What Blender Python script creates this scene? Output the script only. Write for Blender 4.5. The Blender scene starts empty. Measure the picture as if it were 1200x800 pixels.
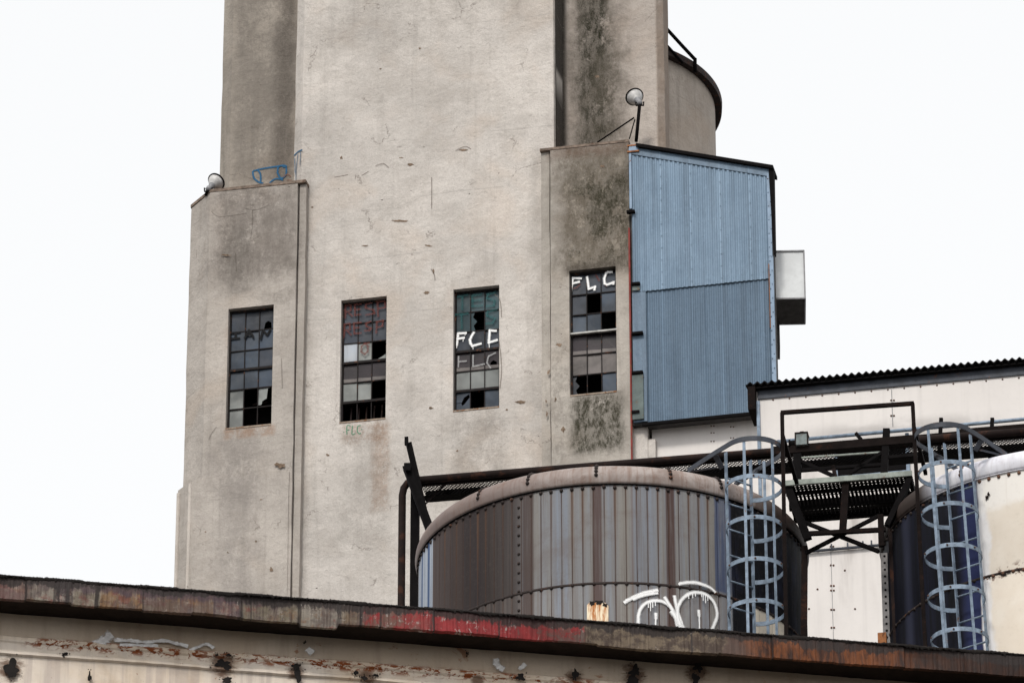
import bpy, bmesh, math, random
from mathutils import Vector, Matrix
R = math.radians
rnd = random.Random(7)
sc = bpy.context.scene
COL = sc.collection

# ------------------------------------------------------------------ camera
# the photograph is an off-centre crop: its optical axis passes right of the middle, and the camera was a little rolled
F_PX, AX = 6500.0, 935.0
CAM = Vector((0, 0, 1.7))
ROLL = math.atan((AX - 590) / 12500.0)
TH = math.atan(F_PX / 12500.0)
FWD = Vector((0, math.cos(TH), math.sin(TH)))
_u0, _r0 = Vector((0, -math.sin(TH), math.cos(TH))), Vector((1, 0, 0))
RT = _r0 * math.cos(ROLL) - _u0 * math.sin(ROLL)
UP = _r0 * math.sin(ROLL) + _u0 * math.cos(ROLL)
cd = bpy.data.cameras.new('camera')
cam = bpy.data.objects.new('camera', cd)
COL.objects.link(cam)
cam.matrix_world = Matrix.Translation(CAM) @ Matrix((RT, UP, -FWD)).transposed().to_4x4()
cd.sensor_width = 36
cd.lens = 36 * F_PX / 1200
cd.shift_x = (600 - AX) / 1200
cd.clip_start = 0.5
cd.clip_end = 5000
sc.camera = cam


def ray(px, py):
    return (FWD * F_PX + RT * (px - AX) + UP * (400 - py)).normalized()


def project(w):
    d = Vector(w) - CAM
    k = F_PX / d.dot(FWD)
    return AX + d.dot(RT) * k, 400 - d.dot(UP) * k


def bisect(fn, lo, hi, n=60):
    s0 = fn(lo) > 0
    for _ in range(n):
        mid = (lo + hi) / 2
        if (fn(mid) > 0) == s0: lo = mid
        else: hi = mid
    return (lo + hi) / 2


def atY(px, py, Y):
    d = ray(px, py)
    return CAM + d * (Y / d.y)


class Frame:
    """a building's own axes: x along its front, y into it, z up"""
    def __init__(s, px, py, Y, deg):
        s.o = atY(px, py, Y)
        s.o.z = 0
        s.a = R(deg)
        c, n = math.cos(s.a), math.sin(s.a)
        s.ex, s.ey = Vector((c, n, 0)), Vector((-n, c, 0))

    def loc(s, w):
        d = w - s.o
        return Vector((d.dot(s.ex), d.dot(s.ey), w.z))

    def at(s, px, py, y=0.0):
        d = ray(px, py)
        den = d.dot(s.ey)
        t = (y - (CAM - s.o).dot(s.ey)) / den
        return s.loc(CAM + d * t)

    def hit(s, px, py, p0, n):
        """where the sight line meets a plane given in this frame"""
        p0, n = Vector(p0), Vector(n)
        c = s.loc(CAM)
        dw = ray(px, py)
        d = Vector((dw.dot(s.ex), dw.dot(s.ey), dw.z))
        return c + d * ((p0 - c).dot(n) / d.dot(n))


# ------------------------------------------------------------------ objects
def tag(o, label=None, cat=None, group=None, kind=None):
    if label: o['label'] = label
    if cat: o['category'] = cat
    if group: o['group'] = group
    if kind: o['kind'] = kind
    return o


def empty(name, loc=(0, 0, 0), rz=0.0):
    o = bpy.data.objects.new(name, None)
    o.empty_display_size = 0.3
    COL.objects.link(o)
    o.location = loc
    o.rotation_euler = (0, 0, rz)
    return o


class MB:
    def __init__(s):
        s.v, s.f, s.m, s.uv = [], [], [], []

    def add(s, vs, faces, mi=0, uvs=None):
        b = len(s.v)
        s.v += [tuple(p) for p in vs]
        for k, f in enumerate(faces):
            s.f.append(tuple(b + i for i in f))
            s.m.append(mi)
            s.uv.append(uvs[k] if uvs else None)

    def quad(s, a, b, c, d, mi=0):
        s.add([a, b, c, d], [(0, 1, 2, 3)], mi)

    def poly(s, pts, mi=0):
        s.add(pts, [tuple(range(len(pts)))], mi)

    def box(s, x0, x1, y0, y1, z0, z1, mi=0):
        vs = [(x, y, z) for z in (z0, z1) for y in (y0, y1) for x in (x0, x1)]
        s.add(vs, [(0, 2, 3, 1), (4, 5, 7, 6), (0, 1, 5, 4), (2, 6, 7, 3), (0, 4, 6, 2), (1, 3, 7, 5)], mi)

    def bar(s, p, q, w, h=None, mi=0, side=None):
        """square bar from p to q; w across, h the other way"""
        p, q = Vector(p), Vector(q)
        h = h or w
        d = (q - p).normalized()
        sd = Vector(side) if side else (Vector((0, 0, 1)) if abs(d.z) < 0.9 else Vector((0, 1, 0)))
        a = d.cross(sd).normalized()
        b = d.cross(a).normalized()
        vs = []
        for c in (p, q):
            for sa, sb in ((-1, -1), (1, -1), (1, 1), (-1, 1)):
                vs.append(c + a * sa * w / 2 + b * sb * h / 2)
        s.add(vs, [(3, 2, 1, 0), (4, 5, 6, 7), (0, 1, 5, 4), (1, 2, 6, 5), (2, 3, 7, 6), (3, 0, 4, 7)], mi)

    def angle_bar(s, p, q, w, t, mi=0):
        """L section"""
        p, q = Vector(p), Vector(q)
        d = (q - p).normalized()
        a = d.cross(Vector((0, 1, 0))).normalized()
        b = d.cross(a).normalized()
        prof = [(0, 0), (w, 0), (w, t), (t, t), (t, w), (0, w)]
        vs = [c + a * (u - w / 2) + b * (v - w / 2) for c in (p, q) for u, v in prof]
        s.add(vs, [(0, 1, 2, 3, 4, 5)[::-1], (6, 7, 8, 9, 10, 11)] + [(i, (i + 1) % 6, 6 + (i + 1) % 6, 6 + i) for i in range(6)], mi)

    def tube(s, pts, r, n=8, mi=0, closed=False, caps=True):
        pts = [Vector(p) for p in pts]
        N = len(pts)
        rings = []
        prev = None
        for i, p in enumerate(pts):
            if closed:
                t = (pts[(i + 1) % N] - pts[i - 1]).normalized()
            else:
                t = (pts[min(i + 1, N - 1)] - pts[max(i - 1, 0)]).normalized()
            a = prev - t * prev.dot(t) if prev is not None else t.orthogonal()
            if a.length < 1e-5: a = t.orthogonal()
            a.normalize()
            prev = a
            b = t.cross(a)
            rr = r[i] if isinstance(r, (list, tuple)) else r
            rings.append([p + (a * math.cos(2 * math.pi * k / n) + b * math.sin(2 * math.pi * k / n)) * rr for k in range(n)])
        vs = [v for g in rings for v in g]
        fs = []
        for i in range(N if closed else N - 1):
            j = (i + 1) % N
            for k in range(n):
                l = (k + 1) % n
                fs.append((i * n + k, i * n + l, j * n + l, j * n + k))
        if caps and not closed:
            fs.append(tuple(range(n))[::-1])
            fs.append(tuple((N - 1) * n + k for k in range(n)))
        s.add(vs, fs, mi)

    def strip(s, pts, h, t, mi=0, up=(0, 0, 1)):
        """flat bar bent along pts: tall h along up, thick t"""
        pts = [Vector(p) for p in pts]
        u = Vector(up)
        N = len(pts)
        vs = []
        for i, p in enumerate(pts):
            d = (pts[min(i + 1, N - 1)] - pts[max(i - 1, 0)]).normalized()
            n = d.cross(u).normalized()
            uu = n.cross(d).normalized()
            for a, b in ((-1, -1), (1, -1), (1, 1), (-1, 1)):
                vs.append(p + n * a * t / 2 + uu * b * h / 2)
        fs = [(3, 2, 1, 0), tuple((N - 1) * 4 + k for k in range(4))]
        for i in range(N - 1):
            for k in range(4):
                l = (k + 1) % 4
                fs.append((i * 4 + k, i * 4 + l, i * 4 + 4 + l, i * 4 + 4 + k))
        s.add(vs, fs, mi)

    def lathe(s, prof, n=64, mi=0, M=None, a0=0.0, a1=2 * math.pi):
        full = abs(a1 - a0 - 2 * math.pi) < 1e-6
        cnt = n if full else n + 1
        vs = []
        for k in range(cnt):
            an = a0 + (a1 - a0) * k / n
            for r, z in prof:
                v = Vector((r * math.sin(an), -r * math.cos(an), z))
                vs.append(M @ v if M else v)
        P = len(prof)
        fs = []
        for k in range(n):
            l = (k + 1) % cnt
            for i in range(P - 1):
                fs.append((k * P + i, l * P + i, l * P + i + 1, k * P + i + 1))
        s.add(vs, fs, mi)

    def dome(s, c, nrm, r, h=None, mi=0, n=6):
        """rivet or bolt head"""
        c, nrm = Vector(c), Vector(nrm).normalized()
        h = h or r * 0.6
        a = nrm.orthogonal().normalized()
        b = nrm.cross(a)
        vs = []
        for rr, hh in ((1.0, -0.2), (0.8, 0.6)):
            for k in range(n):
                an = 2 * math.pi * k / n
                vs.append(c + (a * math.cos(an) + b * math.sin(an)) * r * rr + nrm * h * hh)
        vs.append(c + nrm * h)
        fs = [(k, (k + 1) % n, n + (k + 1) % n, n + k) for k in range(n)] + [(n + k, n + (k + 1) % n, 2 * n) for k in range(n)]
        s.add(vs, fs, mi)

    def build(s, name, mats, parent=None, smooth=False, fixn=True):
        me = bpy.data.meshes.new(name)
        me.from_pydata(s.v, [], s.f)
        for m in (mats if isinstance(mats, (list, tuple)) else [mats]):
            me.materials.append(m)
        for p, mi in zip(me.polygons, s.m):
            p.material_index = mi
            p.use_smooth = smooth
        if any(s.uv):
            ul = me.uv_layers.new(name='UVMap')
            for p, u in zip(me.polygons, s.uv):
                if u:
                    for li, c in zip(p.loop_indices, u): ul.data[li].uv = c
        elif fixn:
            bm = bmesh.new(); bm.from_mesh(me)
            bmesh.ops.recalc_face_normals(bm, faces=bm.faces)
            bm.to_mesh(me); bm.free()
        o = bpy.data.objects.new(name, me)
        COL.objects.link(o)
        if parent: o.parent = parent
        return o


# ------------------------------------------------------------------ material nodes
class Mat:
    def __init__(s, name):
        s.m = bpy.data.materials.new(name)
        s.m.use_nodes = True
        s.nt = s.m.node_tree
        s.nt.nodes.clear()
        s.out = s.nt.nodes.new('ShaderNodeOutputMaterial')
        s.bsdf = s.nt.nodes.new('ShaderNodeBsdfPrincipled')
        s.nt.links.new(s.bsdf.outputs[0], s.out.inputs[0])
        s._tc = None

    def node(s, t, **kw):
        n = s.nt.nodes.new(t)
        for k, v in kw.items(): setattr(n, k, v)
        return n

    def set(s, sock, v):
        if isinstance(v, bpy.types.NodeSocket):
            s.nt.links.new(v, sock)
        else:
            if isinstance(v, (tuple, list)) and len(v) == 3 and sock.type == 'RGBA': v = (*v, 1)
            sock.default_value = v

    def co(s):
        if not s._tc: s._tc = s.node('ShaderNodeTexCoord')
        return s._tc.outputs['Object']

    def uv(s):
        if not s._tc: s._tc = s.node('ShaderNodeTexCoord')
        return s._tc.outputs['UV']

    def sep(s, v):
        n = s.node('ShaderNodeSeparateXYZ'); s.set(n.inputs[0], v)
        return n.outputs

    def comb(s, x, y, z):
        n = s.node('ShaderNodeCombineXYZ')
        for i, v in enumerate((x, y, z)): s.set(n.inputs[i], v)
        return n.outputs[0]

    def map(s, v, scale=(1, 1, 1), loc=(0, 0, 0)):
        n = s.node('ShaderNodeMapping')
        s.set(n.inputs[0], v); n.inputs['Scale'].default_value = scale; n.inputs['Location'].default_value = loc
        return n.outputs[0]

    def noise(s, scale=1.0, detail=4.0, rough=0.55, dist=0.0, v=None, out='Fac'):
        n = s.node('ShaderNodeTexNoise')
        s.set(n.inputs['Vector'], v if v is not None else s.co())
        n.inputs['Scale'].default_value = scale; n.inputs['Detail'].default_value = detail
        n.inputs['Roughness'].default_value = rough; n.inputs['Distortion'].default_value = dist
        return n.outputs[out]

    def vor(s, scale, feature='F1', v=None, out='Distance', rand=1.0):
        n = s.node('ShaderNodeTexVoronoi', feature=feature)
        s.set(n.inputs['Vector'], v if v is not None else s.co())
        n.inputs['Scale'].default_value = scale; n.inputs['Randomness'].default_value = rand
        return n.outputs[out]

    def white(s, v, dim='1D'):
        n = s.node('ShaderNodeTexWhiteNoise', noise_dimensions=dim)
        s.set(n.inputs['W' if dim == '1D' else 'Vector'], v)
        return n.outputs['Value']

    def math(s, op, a, b=0.0, c=0.0, clamp=False):
        n = s.node('ShaderNodeMath', operation=op, use_clamp=clamp)
        s.set(n.inputs[0], a); s.set(n.inputs[1], b); s.set(n.inputs[2], c)
        return n.outputs[0]

    def mr(s, v, a, b, c=0.0, d=1.0, smooth=True):
        n = s.node('ShaderNodeMapRange', interpolation_type='SMOOTHSTEP' if smooth else 'LINEAR')
        s.set(n.inputs[0], v)
        for i, x in enumerate((a, b, c, d)): s.set(n.inputs[i + 1], x)
        return n.outputs[0]

    def mul(s, *a):
        r = a[0]
        for x in a[1:]: r = s.math('MULTIPLY', r, x)
        return r

    def mix(s, f, a, b, blend='MIX'):
        n = s.node('ShaderNodeMix', data_type='RGBA', blend_type=blend)
        s.set(n.inputs[0], f)
        s.set(n.inputs[6], a); s.set(n.inputs[7], b)
        return n.outputs[2]

    def band(s, v, lo, hi, soft):
        return s.mul(s.mr(v, lo - soft, lo + soft), s.mr(v, hi + soft, hi - soft) if False else s.math('SUBTRACT', 1.0, s.mr(v, hi - soft, hi + soft)))

    def bump(s, h, strength=0.3, dist=0.02, prev=None):
        n = s.node('ShaderNodeBump')
        n.inputs['Strength'].default_value = strength; n.inputs['Distance'].default_value = dist
        s.set(n.inputs['Height'], h)
        if prev is not None: s.set(n.inputs['Normal'], prev)
        return n.outputs[0]

    def fin(s, color, rough=0.85, spec=0.3, metal=0.0, normal=None, alpha=None):
        b = s.bsdf
        s.set(b.inputs['Base Color'], color); s.set(b.inputs['Roughness'], rough)
        s.set(b.inputs['Specular IOR Level'], spec); s.set(b.inputs['Metallic'], metal)
        if normal is not None: s.set(b.inputs['Normal'], normal)
        if alpha is not None: s.set(b.inputs['Alpha'], alpha)
        return s.m


def concrete(name, base, mott=0.35, seed=0.0, patches=(), dirt=0.3, dirtcol=(0.13, 0.115, 0.10)):
    """aged render coat; patches: (x0,x1,z0,z1,soft,colour,amount,noise scale, lo, hi) in the building's own metres"""
    m = Mat(name)
    co = m.map(m.co(), (1, 1, 1), (seed, seed * 1.7, seed * 0.3))
    big = m.noise(0.35, 6, 0.62, 0.3, co)
    mid = m.noise(1.6, 8, 0.68, 0.25, co)
    fine = m.noise(9.0, 6, 0.7, 0.3, co)
    grain = m.noise(45.0, 3, 0.6, 0, co)
    trow = m.noise(2.6, 5, 0.6, 0.4, m.map(co, (1.0, 1.0, 1.35), (5, 2, 1)))      # uneven hand-thrown coat
    st = m.noise(1.0, 5, 0.6, 0.2, m.map(co, (4.5, 4.5, 0.22)))       # run-down streaks
    dk = tuple(c * (1 - mott) for c in base)
    lt = tuple(min(1, c * 1.13) for c in base)
    c = m.mix(m.mr(big, 0.3, 0.7), dk, lt)
    c = m.mix(m.mul(m.mr(mid, 0.42, 0.72), 0.55), c, tuple(x * y for x, y in zip(base, (0.72, 0.70, 0.68))))
    c = m.mix(m.mul(m.mr(mid, 0.52, 0.25), 0.5), c, lt)
    c = m.mix(m.mul(m.mr(trow, 0.55, 0.75), 0.28), c, tuple(x * 0.7 for x in base))
    c = m.mix(m.mul(m.mr(fine, 0.52, 0.72), 0.4), c, tuple(x * 0.66 for x in base))
    c = m.mix(m.mul(m.mr(st, 0.5, 0.75), dirt), c, dirtcol)
    warm = m.noise(0.8, 3, 0.5, 0.4, m.map(co, (1, 1, 1), (31, 7, 3)))
    c = m.mix(m.mul(m.mr(warm, 0.5, 0.75), 0.3), c, (base[0] * 1.0, base[1] * 0.86, base[2] * 0.74))
    X, Y, Z = m.sep(m.co())
    wobx = m.mul(m.math('SUBTRACT', m.noise(1.9, 7, 0.75, 0.1, m.map(co, (1, 1, 1), (41, 3, 5))), 0.5), 2.4)
    wobz = m.mul(m.math('SUBTRACT', m.noise(1.7, 7, 0.75, 0.1, m.map(co, (1, 1, 1), (3, 17, 45))), 0.5), 2.4)
    mott_ = m.math('ADD', 0.5, m.mul(m.mr(m.noise(6.0, 9, 0.8, 0.0, m.map(co, (1, 1, 0.45), (7, 1, 3))), 0.42, 0.58), 0.5))
    speck = m.noise(20.0, 5, 0.75, 0.0, m.map(co, (1, 1, 0.7), (2, 2, 8)))
    for (x0, x1, z0, z1, soft, col, amt, ns, lo, hi) in patches:
        n = m.noise(ns, 9, 0.74, 0.12, m.map(m.co(), (1, 1, 0.8), (seed + ns, 0, 2)))
        if soft > 0.09:
            Xp, Zp = m.math('ADD', X, m.mul(wobx, soft)), m.math('ADD', Z, m.mul(wobz, soft))
            n = m.math('ADD', n, m.mul(m.math('SUBTRACT', speck, 0.5), 0.35))
            c0, hw = (lo + hi) / 2 - 0.045, (hi - lo) * (0.24 if sum(col) < 0.09 else 0.36)
        else:
            Xp, Zp, c0, hw = X, Z, (lo + hi) / 2 - 0.05, (hi - lo) * 0.5
        msk = m.mul(m.band(Xp, x0, x1, soft * 0.8), m.band(Zp, z0, z1, soft * 0.8), m.mr(n, c0 - hw, c0 + hw), amt, 1.0 if soft <= 0.09 else mott_ if sum(col) < 0.12 else m.math('ADD', 0.55, m.mul(mott_, 0.45)))
        c = m.mix(msk, c, col)
    # fine cracks and scratches in the coat
    cv = m.map(co, (1, 1, 1), (0.3, 0, 0.9))
    wv = m.node('ShaderNodeVectorMath', operation='ADD')
    m.set(wv.inputs[0], cv)
    wn = m.node('ShaderNodeVectorMath', operation='SCALE'); m.set(wn.inputs[0], m.noise(1.3, 6, 0.7, 0, co, out='Color')); wn.inputs['Scale'].default_value = 0.9
    m.set(wv.inputs[1], wn.outputs[0])
    ck = m.vor(0.75, 'DISTANCE_TO_EDGE', wv.outputs[0])
    cm = m.mr(m.noise(1.1, 4, 0.6, 0, m.map(co, (1, 1, 1.6), (8, 8, 2))), 0.55, 0.62)
    crk = m.mul(m.mr(ck, 0.012, 0.004), cm)
    c = m.mix(m.mul(crk, 0.55), c, (0.12, 0.10, 0.085))
    # faint day joints of the pours
    pj = m.math('FRACT', m.math('ADD', m.math('DIVIDE', Z, 1.35), m.mul(m.math('SUBTRACT', m.noise(0.8, 4, 0.6, 0, co), 0.5), 0.12)))
    pjm = m.mul(m.mr(pj, 0.030, 0.008), m.mr(m.noise(0.7, 4, 0.65, 0, m.map(co, (1, 1, 3), (1, 6, 2))), 0.5, 0.62))
    c = m.mix(m.mul(pjm, 0.4), c, tuple(x * 0.55 for x in base))
    # pits
    pit = m.vor(2.3, v=m.map(co, (1, 1, 1.5)))
    pn = m.noise(1.1, 2, 0.5, 0, m.map(co, (1, 1, 1), (3, 9, 1)))
    pm = m.mul(m.mr(pit, 0.05, 0.03), m.mr(pn, 0.5, 0.62))
    c = m.mix(m.mul(pm, 0.8), c, (0.09, 0.07, 0.055))
    c = m.mix(m.mul(m.mr(grain, 0.35, 0.7), 0.2), c, (0.2, 0.18, 0.16))
    grit = m.noise(22.0, 4, 0.75, 0, m.map(co, (1, 1, 1), (4, 4, 4)))
    c = m.mix(m.mul(m.mr(grit, 0.58, 0.70), 0.35), c, tuple(x * 0.5 for x in base))
    c = m.mix(m.mul(m.mr(grit, 0.40, 0.28), 0.3), c, lt)
    h = m.math('ADD', m.math('ADD', m.mul(fine, 0.4), m.mul(trow, 0.5)), m.math('ADD', m.mul(mid, 0.5), m.mul(grain, 0.12)))
    h = m.math('SUBTRACT', h, pm)
    return m.fin(c, 0.93, 0.15, normal=m.bump(h, 0.7, 0.07))


def plain(name, col, rough=0.7, spec=0.3, metal=0.0, var=0.35, scale=6.0, rust=0.0, rustcol=(0.12, 0.045, 0.02), bump=0.2):
    m = Mat(name)
    a = m.noise(scale, 5, 0.65, 0.4)
    b = m.noise(scale * 6, 3, 0.6)
    c = m.mix(m.mr(a, 0.3, 0.7), tuple(x * (1 - var) for x in col), tuple(min(1, x * (1 + var * 0.5)) for x in col))
    c = m.mix(m.mul(m.mr(b, 0.5, 0.8), 0.3), c, tuple(x * 0.55 for x in col))
    if rust:
        n = m.noise(scale * 1.3, 6, 0.7, 0.6, m.map(m.co(), (1, 1, 1), (5, 3, 8)))
        c = m.mix(m.mr(n, 0.68 - rust * 0.4, 0.78 - rust * 0.4), c, rustcol)
    return m.fin(c, rough, spec, metal, normal=m.bump(m.math('ADD', a, m.mul(b, 0.4)), bump, 0.01))


# ------------------------------------------------------------------ simple materials
GLASS = {}
def glass(key, col, rough=0.22, dirt=0.35, dcol=(0.16, 0.16, 0.15)):
    m = Mat('dirty_glass_' + key)
    n = m.noise(3.0, 5, 0.65, 0.5)
    s = m.noise(1.0, 4, 0.6, 0.2, m.map(m.co(), (9, 9, 0.9)))
    ob = m.noise(0.9, 3, 0.6, 0.2, m.map(m.co(), (1, 1, 1), (6, 2, 9)))
    c = m.mix(m.mr(ob, 0.38, 0.62), tuple(x * 0.6 for x in col), tuple(x * 1.35 for x in col))
    c = m.mix(m.mul(m.mr(n, 0.4, 0.7), dirt), c, dcol)
    c = m.mix(m.mul(m.mr(s, 0.5, 0.75), dirt * 0.8), c, tuple(x * 0.5 for x in dcol))
    GLASS[key] = m.fin(c, rough, 0.18, normal=m.bump(n, 0.12, 0.02))
glass('dark', (0.030, 0.036, 0.048), 0.22, 0.22, (0.12, 0.12, 0.125))
glass('blue', (0.042, 0.056, 0.078), 0.22, 0.25, (0.11, 0.115, 0.12))
glass('grey', (0.17, 0.18, 0.175), 0.5, 0.5, (0.26, 0.26, 0.24))
glass('teal', (0.030, 0.058, 0.068), 0.22, 0.25, (0.10, 0.11, 0.11))
glass('plum', (0.020, 0.015, 0.018), 0.25, 0.18, (0.07, 0.055, 0.055))
glass('brown', (0.105, 0.092, 0.088), 0.4, 0.5, (0.17, 0.15, 0.14))
glass('board', (0.30, 0.33, 0.37), 0.7, 0.5, (0.45, 0.46, 0.47))
GK = list(GLASS)
GM = [GLASS[k] for k in GK]
SASH = plain('sash_paint', (0.012, 0.009, 0.009), 0.75, 0.2, rust=0.25)
SASHLT = plain('sash_pale', (0.45, 0.44, 0.42), 0.7)
RUSTSTEEL = plain('rust_dark_steel', (0.010, 0.007, 0.0065), 0.9, 0.08, rust=0.3, rustcol=(0.024, 0.011, 0.008))
RUSTPIPE = plain('rust_pipe', (0.017, 0.011, 0.010), 0.85, 0.12, rust=0.4, rustcol=(0.045, 0.020, 0.013), scale=3)
BLACK = plain('black_steel', (0.006, 0.0052, 0.0055), 0.9, 0.08)
TAR = plain('tar', (0.016, 0.013, 0.012), 0.9, 0.2, bump=0.6)
GALV = plain('galvanised_blue', (0.205, 0.262, 0.335), 0.6, 0.3, 0.1, var=0.4, scale=9, rust=0.2, rustcol=(0.16, 0.09, 0.06))
GALVDK = plain('galvanised_dark', (0.040, 0.046, 0.060), 0.6, 0.35, 0.1, rust=0.2)
LAMPWHITE = plain('lamp_enamel', (0.50, 0.49, 0.48), 0.4, 0.4, var=0.3)
LAMPGREY = plain('lamp_casting', (0.22, 0.22, 0.23), 0.55, 0.4)
SPALL = plain('spalled_render', (0.20, 0.145, 0.105), 0.95, 0.1, var=0.55, scale=14, bump=0.9)
CRACK = plain('crack_shadow', (0.10, 0.085, 0.07), 0.95, 0.1)
WHITEBOX = plain('hood_sheet', (0.66, 0.68, 0.69), 0.6, 0.3, var=0.14, scale=1.5, rust=0.08)
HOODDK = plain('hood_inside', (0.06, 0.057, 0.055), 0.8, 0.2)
REDPAINT = plain('red_conduit_paint', (0.17, 0.024, 0.02), 0.7, rust=0.35)
GREENPALE = plain('pale_green_steel', (0.27, 0.30, 0.27), 0.7, rust=0.25)
FLAP = plain('rusty_green_sheet', (0.12, 0.15, 0.145), 0.75, rust=0.42, rustcol=(0.12, 0.075, 0.045), scale=2.0)
RUSTORANGE = plain('orange_rust', (0.30, 0.12, 0.045), 0.85, rust=0.3)


def spray(name, col, density=1.0, soft=0.5, streak=0.0):
    m = Mat(name)
    U, V, _ = m.sep(m.uv())
    d = m.math('ABSOLUTE', m.math('SUBTRACT', V, 0.5))
    n = m.noise(24.0, 4, 0.7)
    e = m.math('ADD', d, m.mul(m.math('SUBTRACT', n, 0.5), 0.25))
    a = m.mul(m.mr(e, 0.5, 0.5 - soft), density)
    if streak:
        w = m.noise(2.5, 3, 0.6, 0, m.map(m.co(), (1, 1, 1), (4, 2, 1)))
        a = m.mul(a, m.mr(w, 0.5 - streak * 0.3, 0.55))
    m.fin(col, 0.8, 0.2, alpha=a)
    return m.m
SPRAYWHITE = spray('white_spray', (0.85, 0.85, 0.85), 1.0, 0.46)
SPRAYFAINT = spray('faint_white_spray', (0.5, 0.5, 0.5), 0.5, 0.4)
SPRAYBLACK = spray('black_marker', (0.006, 0.006, 0.007), 1.0, 0.22)
SPRAYRED = spray('red_marker', (0.14, 0.04, 0.032), 0.6, 0.48)
SPRAYTEAL = spray('teal_marker', (0.02, 0.105, 0.108), 0.48, 0.5)
SPRAYBLUE = spray('blue_spray', (0.02, 0.10, 0.20), 0.92, 0.3)
SPRAYGREEN = spray('green_marker', (0.04, 0.24, 0.13), 0.85, 0.4)
CHALK = spray('white_scuff', (0.75, 0.73, 0.72), 0.75, 0.5, 0.8)
_m = Mat('scraped_white_paint')
_u, _v, _w = _m.sep(_m.uv())
_d = _m.math('ABSOLUTE', _m.math('SUBTRACT', _v, 0.5))
_n = _m.noise(1.0, 7, 0.78, 0.5, _m.map(_m.co(), (14, 1, 22)))
_a = _m.mr(_m.math('SUBTRACT', _m.math('ADD', _n, 0.22), _d), 0.36, 0.52)
CHALK = _m.fin(_m.mix(_m.mr(_n, 0.4, 0.7), (0.62, 0.60, 0.59), (0.92, 0.91, 0.90)), 0.8, 0.2, alpha=_m.mul(_a, 0.9))


def smooth_line(pts, k=5):
    pts = [Vector(p) for p in pts]
    if len(pts) < 3: return pts
    out = []
    for i in range(len(pts) - 1):
        p0, p1, p2, p3 = pts[max(i - 1, 0)], pts[i], pts[i + 1], pts[min(i + 2, len(pts) - 1)]
        for j in range(k):
            t = j / k
            out.append(0.5 * ((2 * p1) + (p2 - p0) * t + (2 * p0 - 5 * p1 + 4 * p2 - p3) * t * t + (3 * p1 - p0 - 3 * p2 + p3) * t ** 3))
    out.append(pts[-1])
    return out


def strokes(name, lines, width, fn, nrm, mat, parent, lift=0.005, curve=True):
    """paint strokes: lines of picture points carried onto a surface by fn, lying along it as thin ribbons"""
    mb = MB()
    for li, l in enumerate(lines):
        if isinstance(l, tuple): l, w = l
        else: w = width
        pts = [fn(*p) for p in l]
        if curve: pts = smooth_line(pts)
        N = len(pts)
        vs, fs, uvs = [], [], []
        if not curve:
            for i in range(N - 1):
                a, b = Vector(pts[i]), Vector(pts[i + 1])
                n = Vector(nrm(a)); t = (b - a).normalized(); sd = t.cross(n).normalized() * w / 2
                up = n * (lift + 0.0006 * (li * 3 + i))
                a, b = a - t * w * 0.22 + up, b + t * w * 0.22 + up
                mb.add([a - sd, a + sd, b + sd, b - sd], [(0, 1, 2, 3)], 0, [((0, 0), (0, 1), (1, 1), (1, 0))])
            continue
        for i, p in enumerate(pts):
            p = Vector(p)
            n = Vector(nrm(p))
            t = (Vector(pts[min(i + 1, N - 1)]) - Vector(pts[max(i - 1, 0)])).normalized()
            sd = t.cross(n).normalized() * w / 2
            q = p + n * (lift + 0.0015 * li)
            vs += [q - sd, q + sd]
        for i in range(N - 1):
            fs.append((2 * i, 2 * i + 1, 2 * i + 3, 2 * i + 2))
            uvs.append(((i / N, 0), (i / N, 1), ((i + 1) / N, 1), ((i + 1) / N, 0)))
        mb.add(vs, fs, 0, uvs)
    return mb.build(name, mat, parent)


def chip_shapes(mb, items, fn, nrm, lift=0.004, mi=0):
    """ragged flat scars; items: picture x, y, half width, half height"""
    for k, (x, y, w, h) in enumerate(items):
        n = 30
        pts = []
        q = [rnd.uniform(-1, 1) for _ in range(8)]
        for i in range(n):
            an = 2 * math.pi * i / n
            rr = 0.70 + 0.22 * sum(q[j] * math.sin((j + 2) * an + 5 * q[j - 1]) / (1 + 0.3 * j) for j in range(8)) + rnd.uniform(-.07, .07)
            rr = max(0.25, rr)
            p = Vector(fn(x + w * rr * math.cos(an), y + h * rr * math.sin(an)))
            pts.append(p + Vector(nrm(p)) * (lift + 0.0007 * (k % 5)))
        c0 = Vector(fn(x, y)); c0 += Vector(nrm(c0)) * (lift + 0.0007 * (k % 5))
        for i in range(n): mb.poly([c0, pts[i], pts[(i + 1) % n]], mi)


# stroke letters on a unit square, y up
FONT = {'R': [[(0, 0), (0, 1), (.7, .95), (.75, .6), (0, .5)], [(.25, .5), (.85, 0)]],
        'E': [[(.85, 1), (0, 1), (0, 0), (.85, 0)], [(0, .52), (.65, .52)]],
        'S': [[(.85, .9), (.3, 1), (.05, .75), (.75, .4), (.7, .08), (.05, .05)]],
        'P': [[(0, 0), (0, 1), (.75, .95), (.75, .55), (0, .45)]],
        'T': [[(.4, 0), (.4, 1)], [(0, 1), (.85, 1)]],
        'O': [[(.4, 1), (.05, .6), (.35, 0), (.75, .35), (.4, 1)]],
        'I': [[(.4, 0), (.4, 1)], [(.1, 1), (.75, 1)], [(.1, 0), (.75, 0)]],
        'A': [[(0, 0), (.45, 1), (.85, 0)], [(.15, .4), (.7, .4)]],
        'N': [[(0, 0), (.05, 1), (.7, 0), (.85, 1)]],
        'F': [[(0, 0), (.03, 1), (.85, 1)], [(.02, .5), (.6, .53)]],
        'L': [[(.1, 1), (0, 0), (.8, .08)]],
        'C': [[(.85, .95), (.2, .9), (.05, .3), (.6, 0), (.85, .1)]]}


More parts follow.
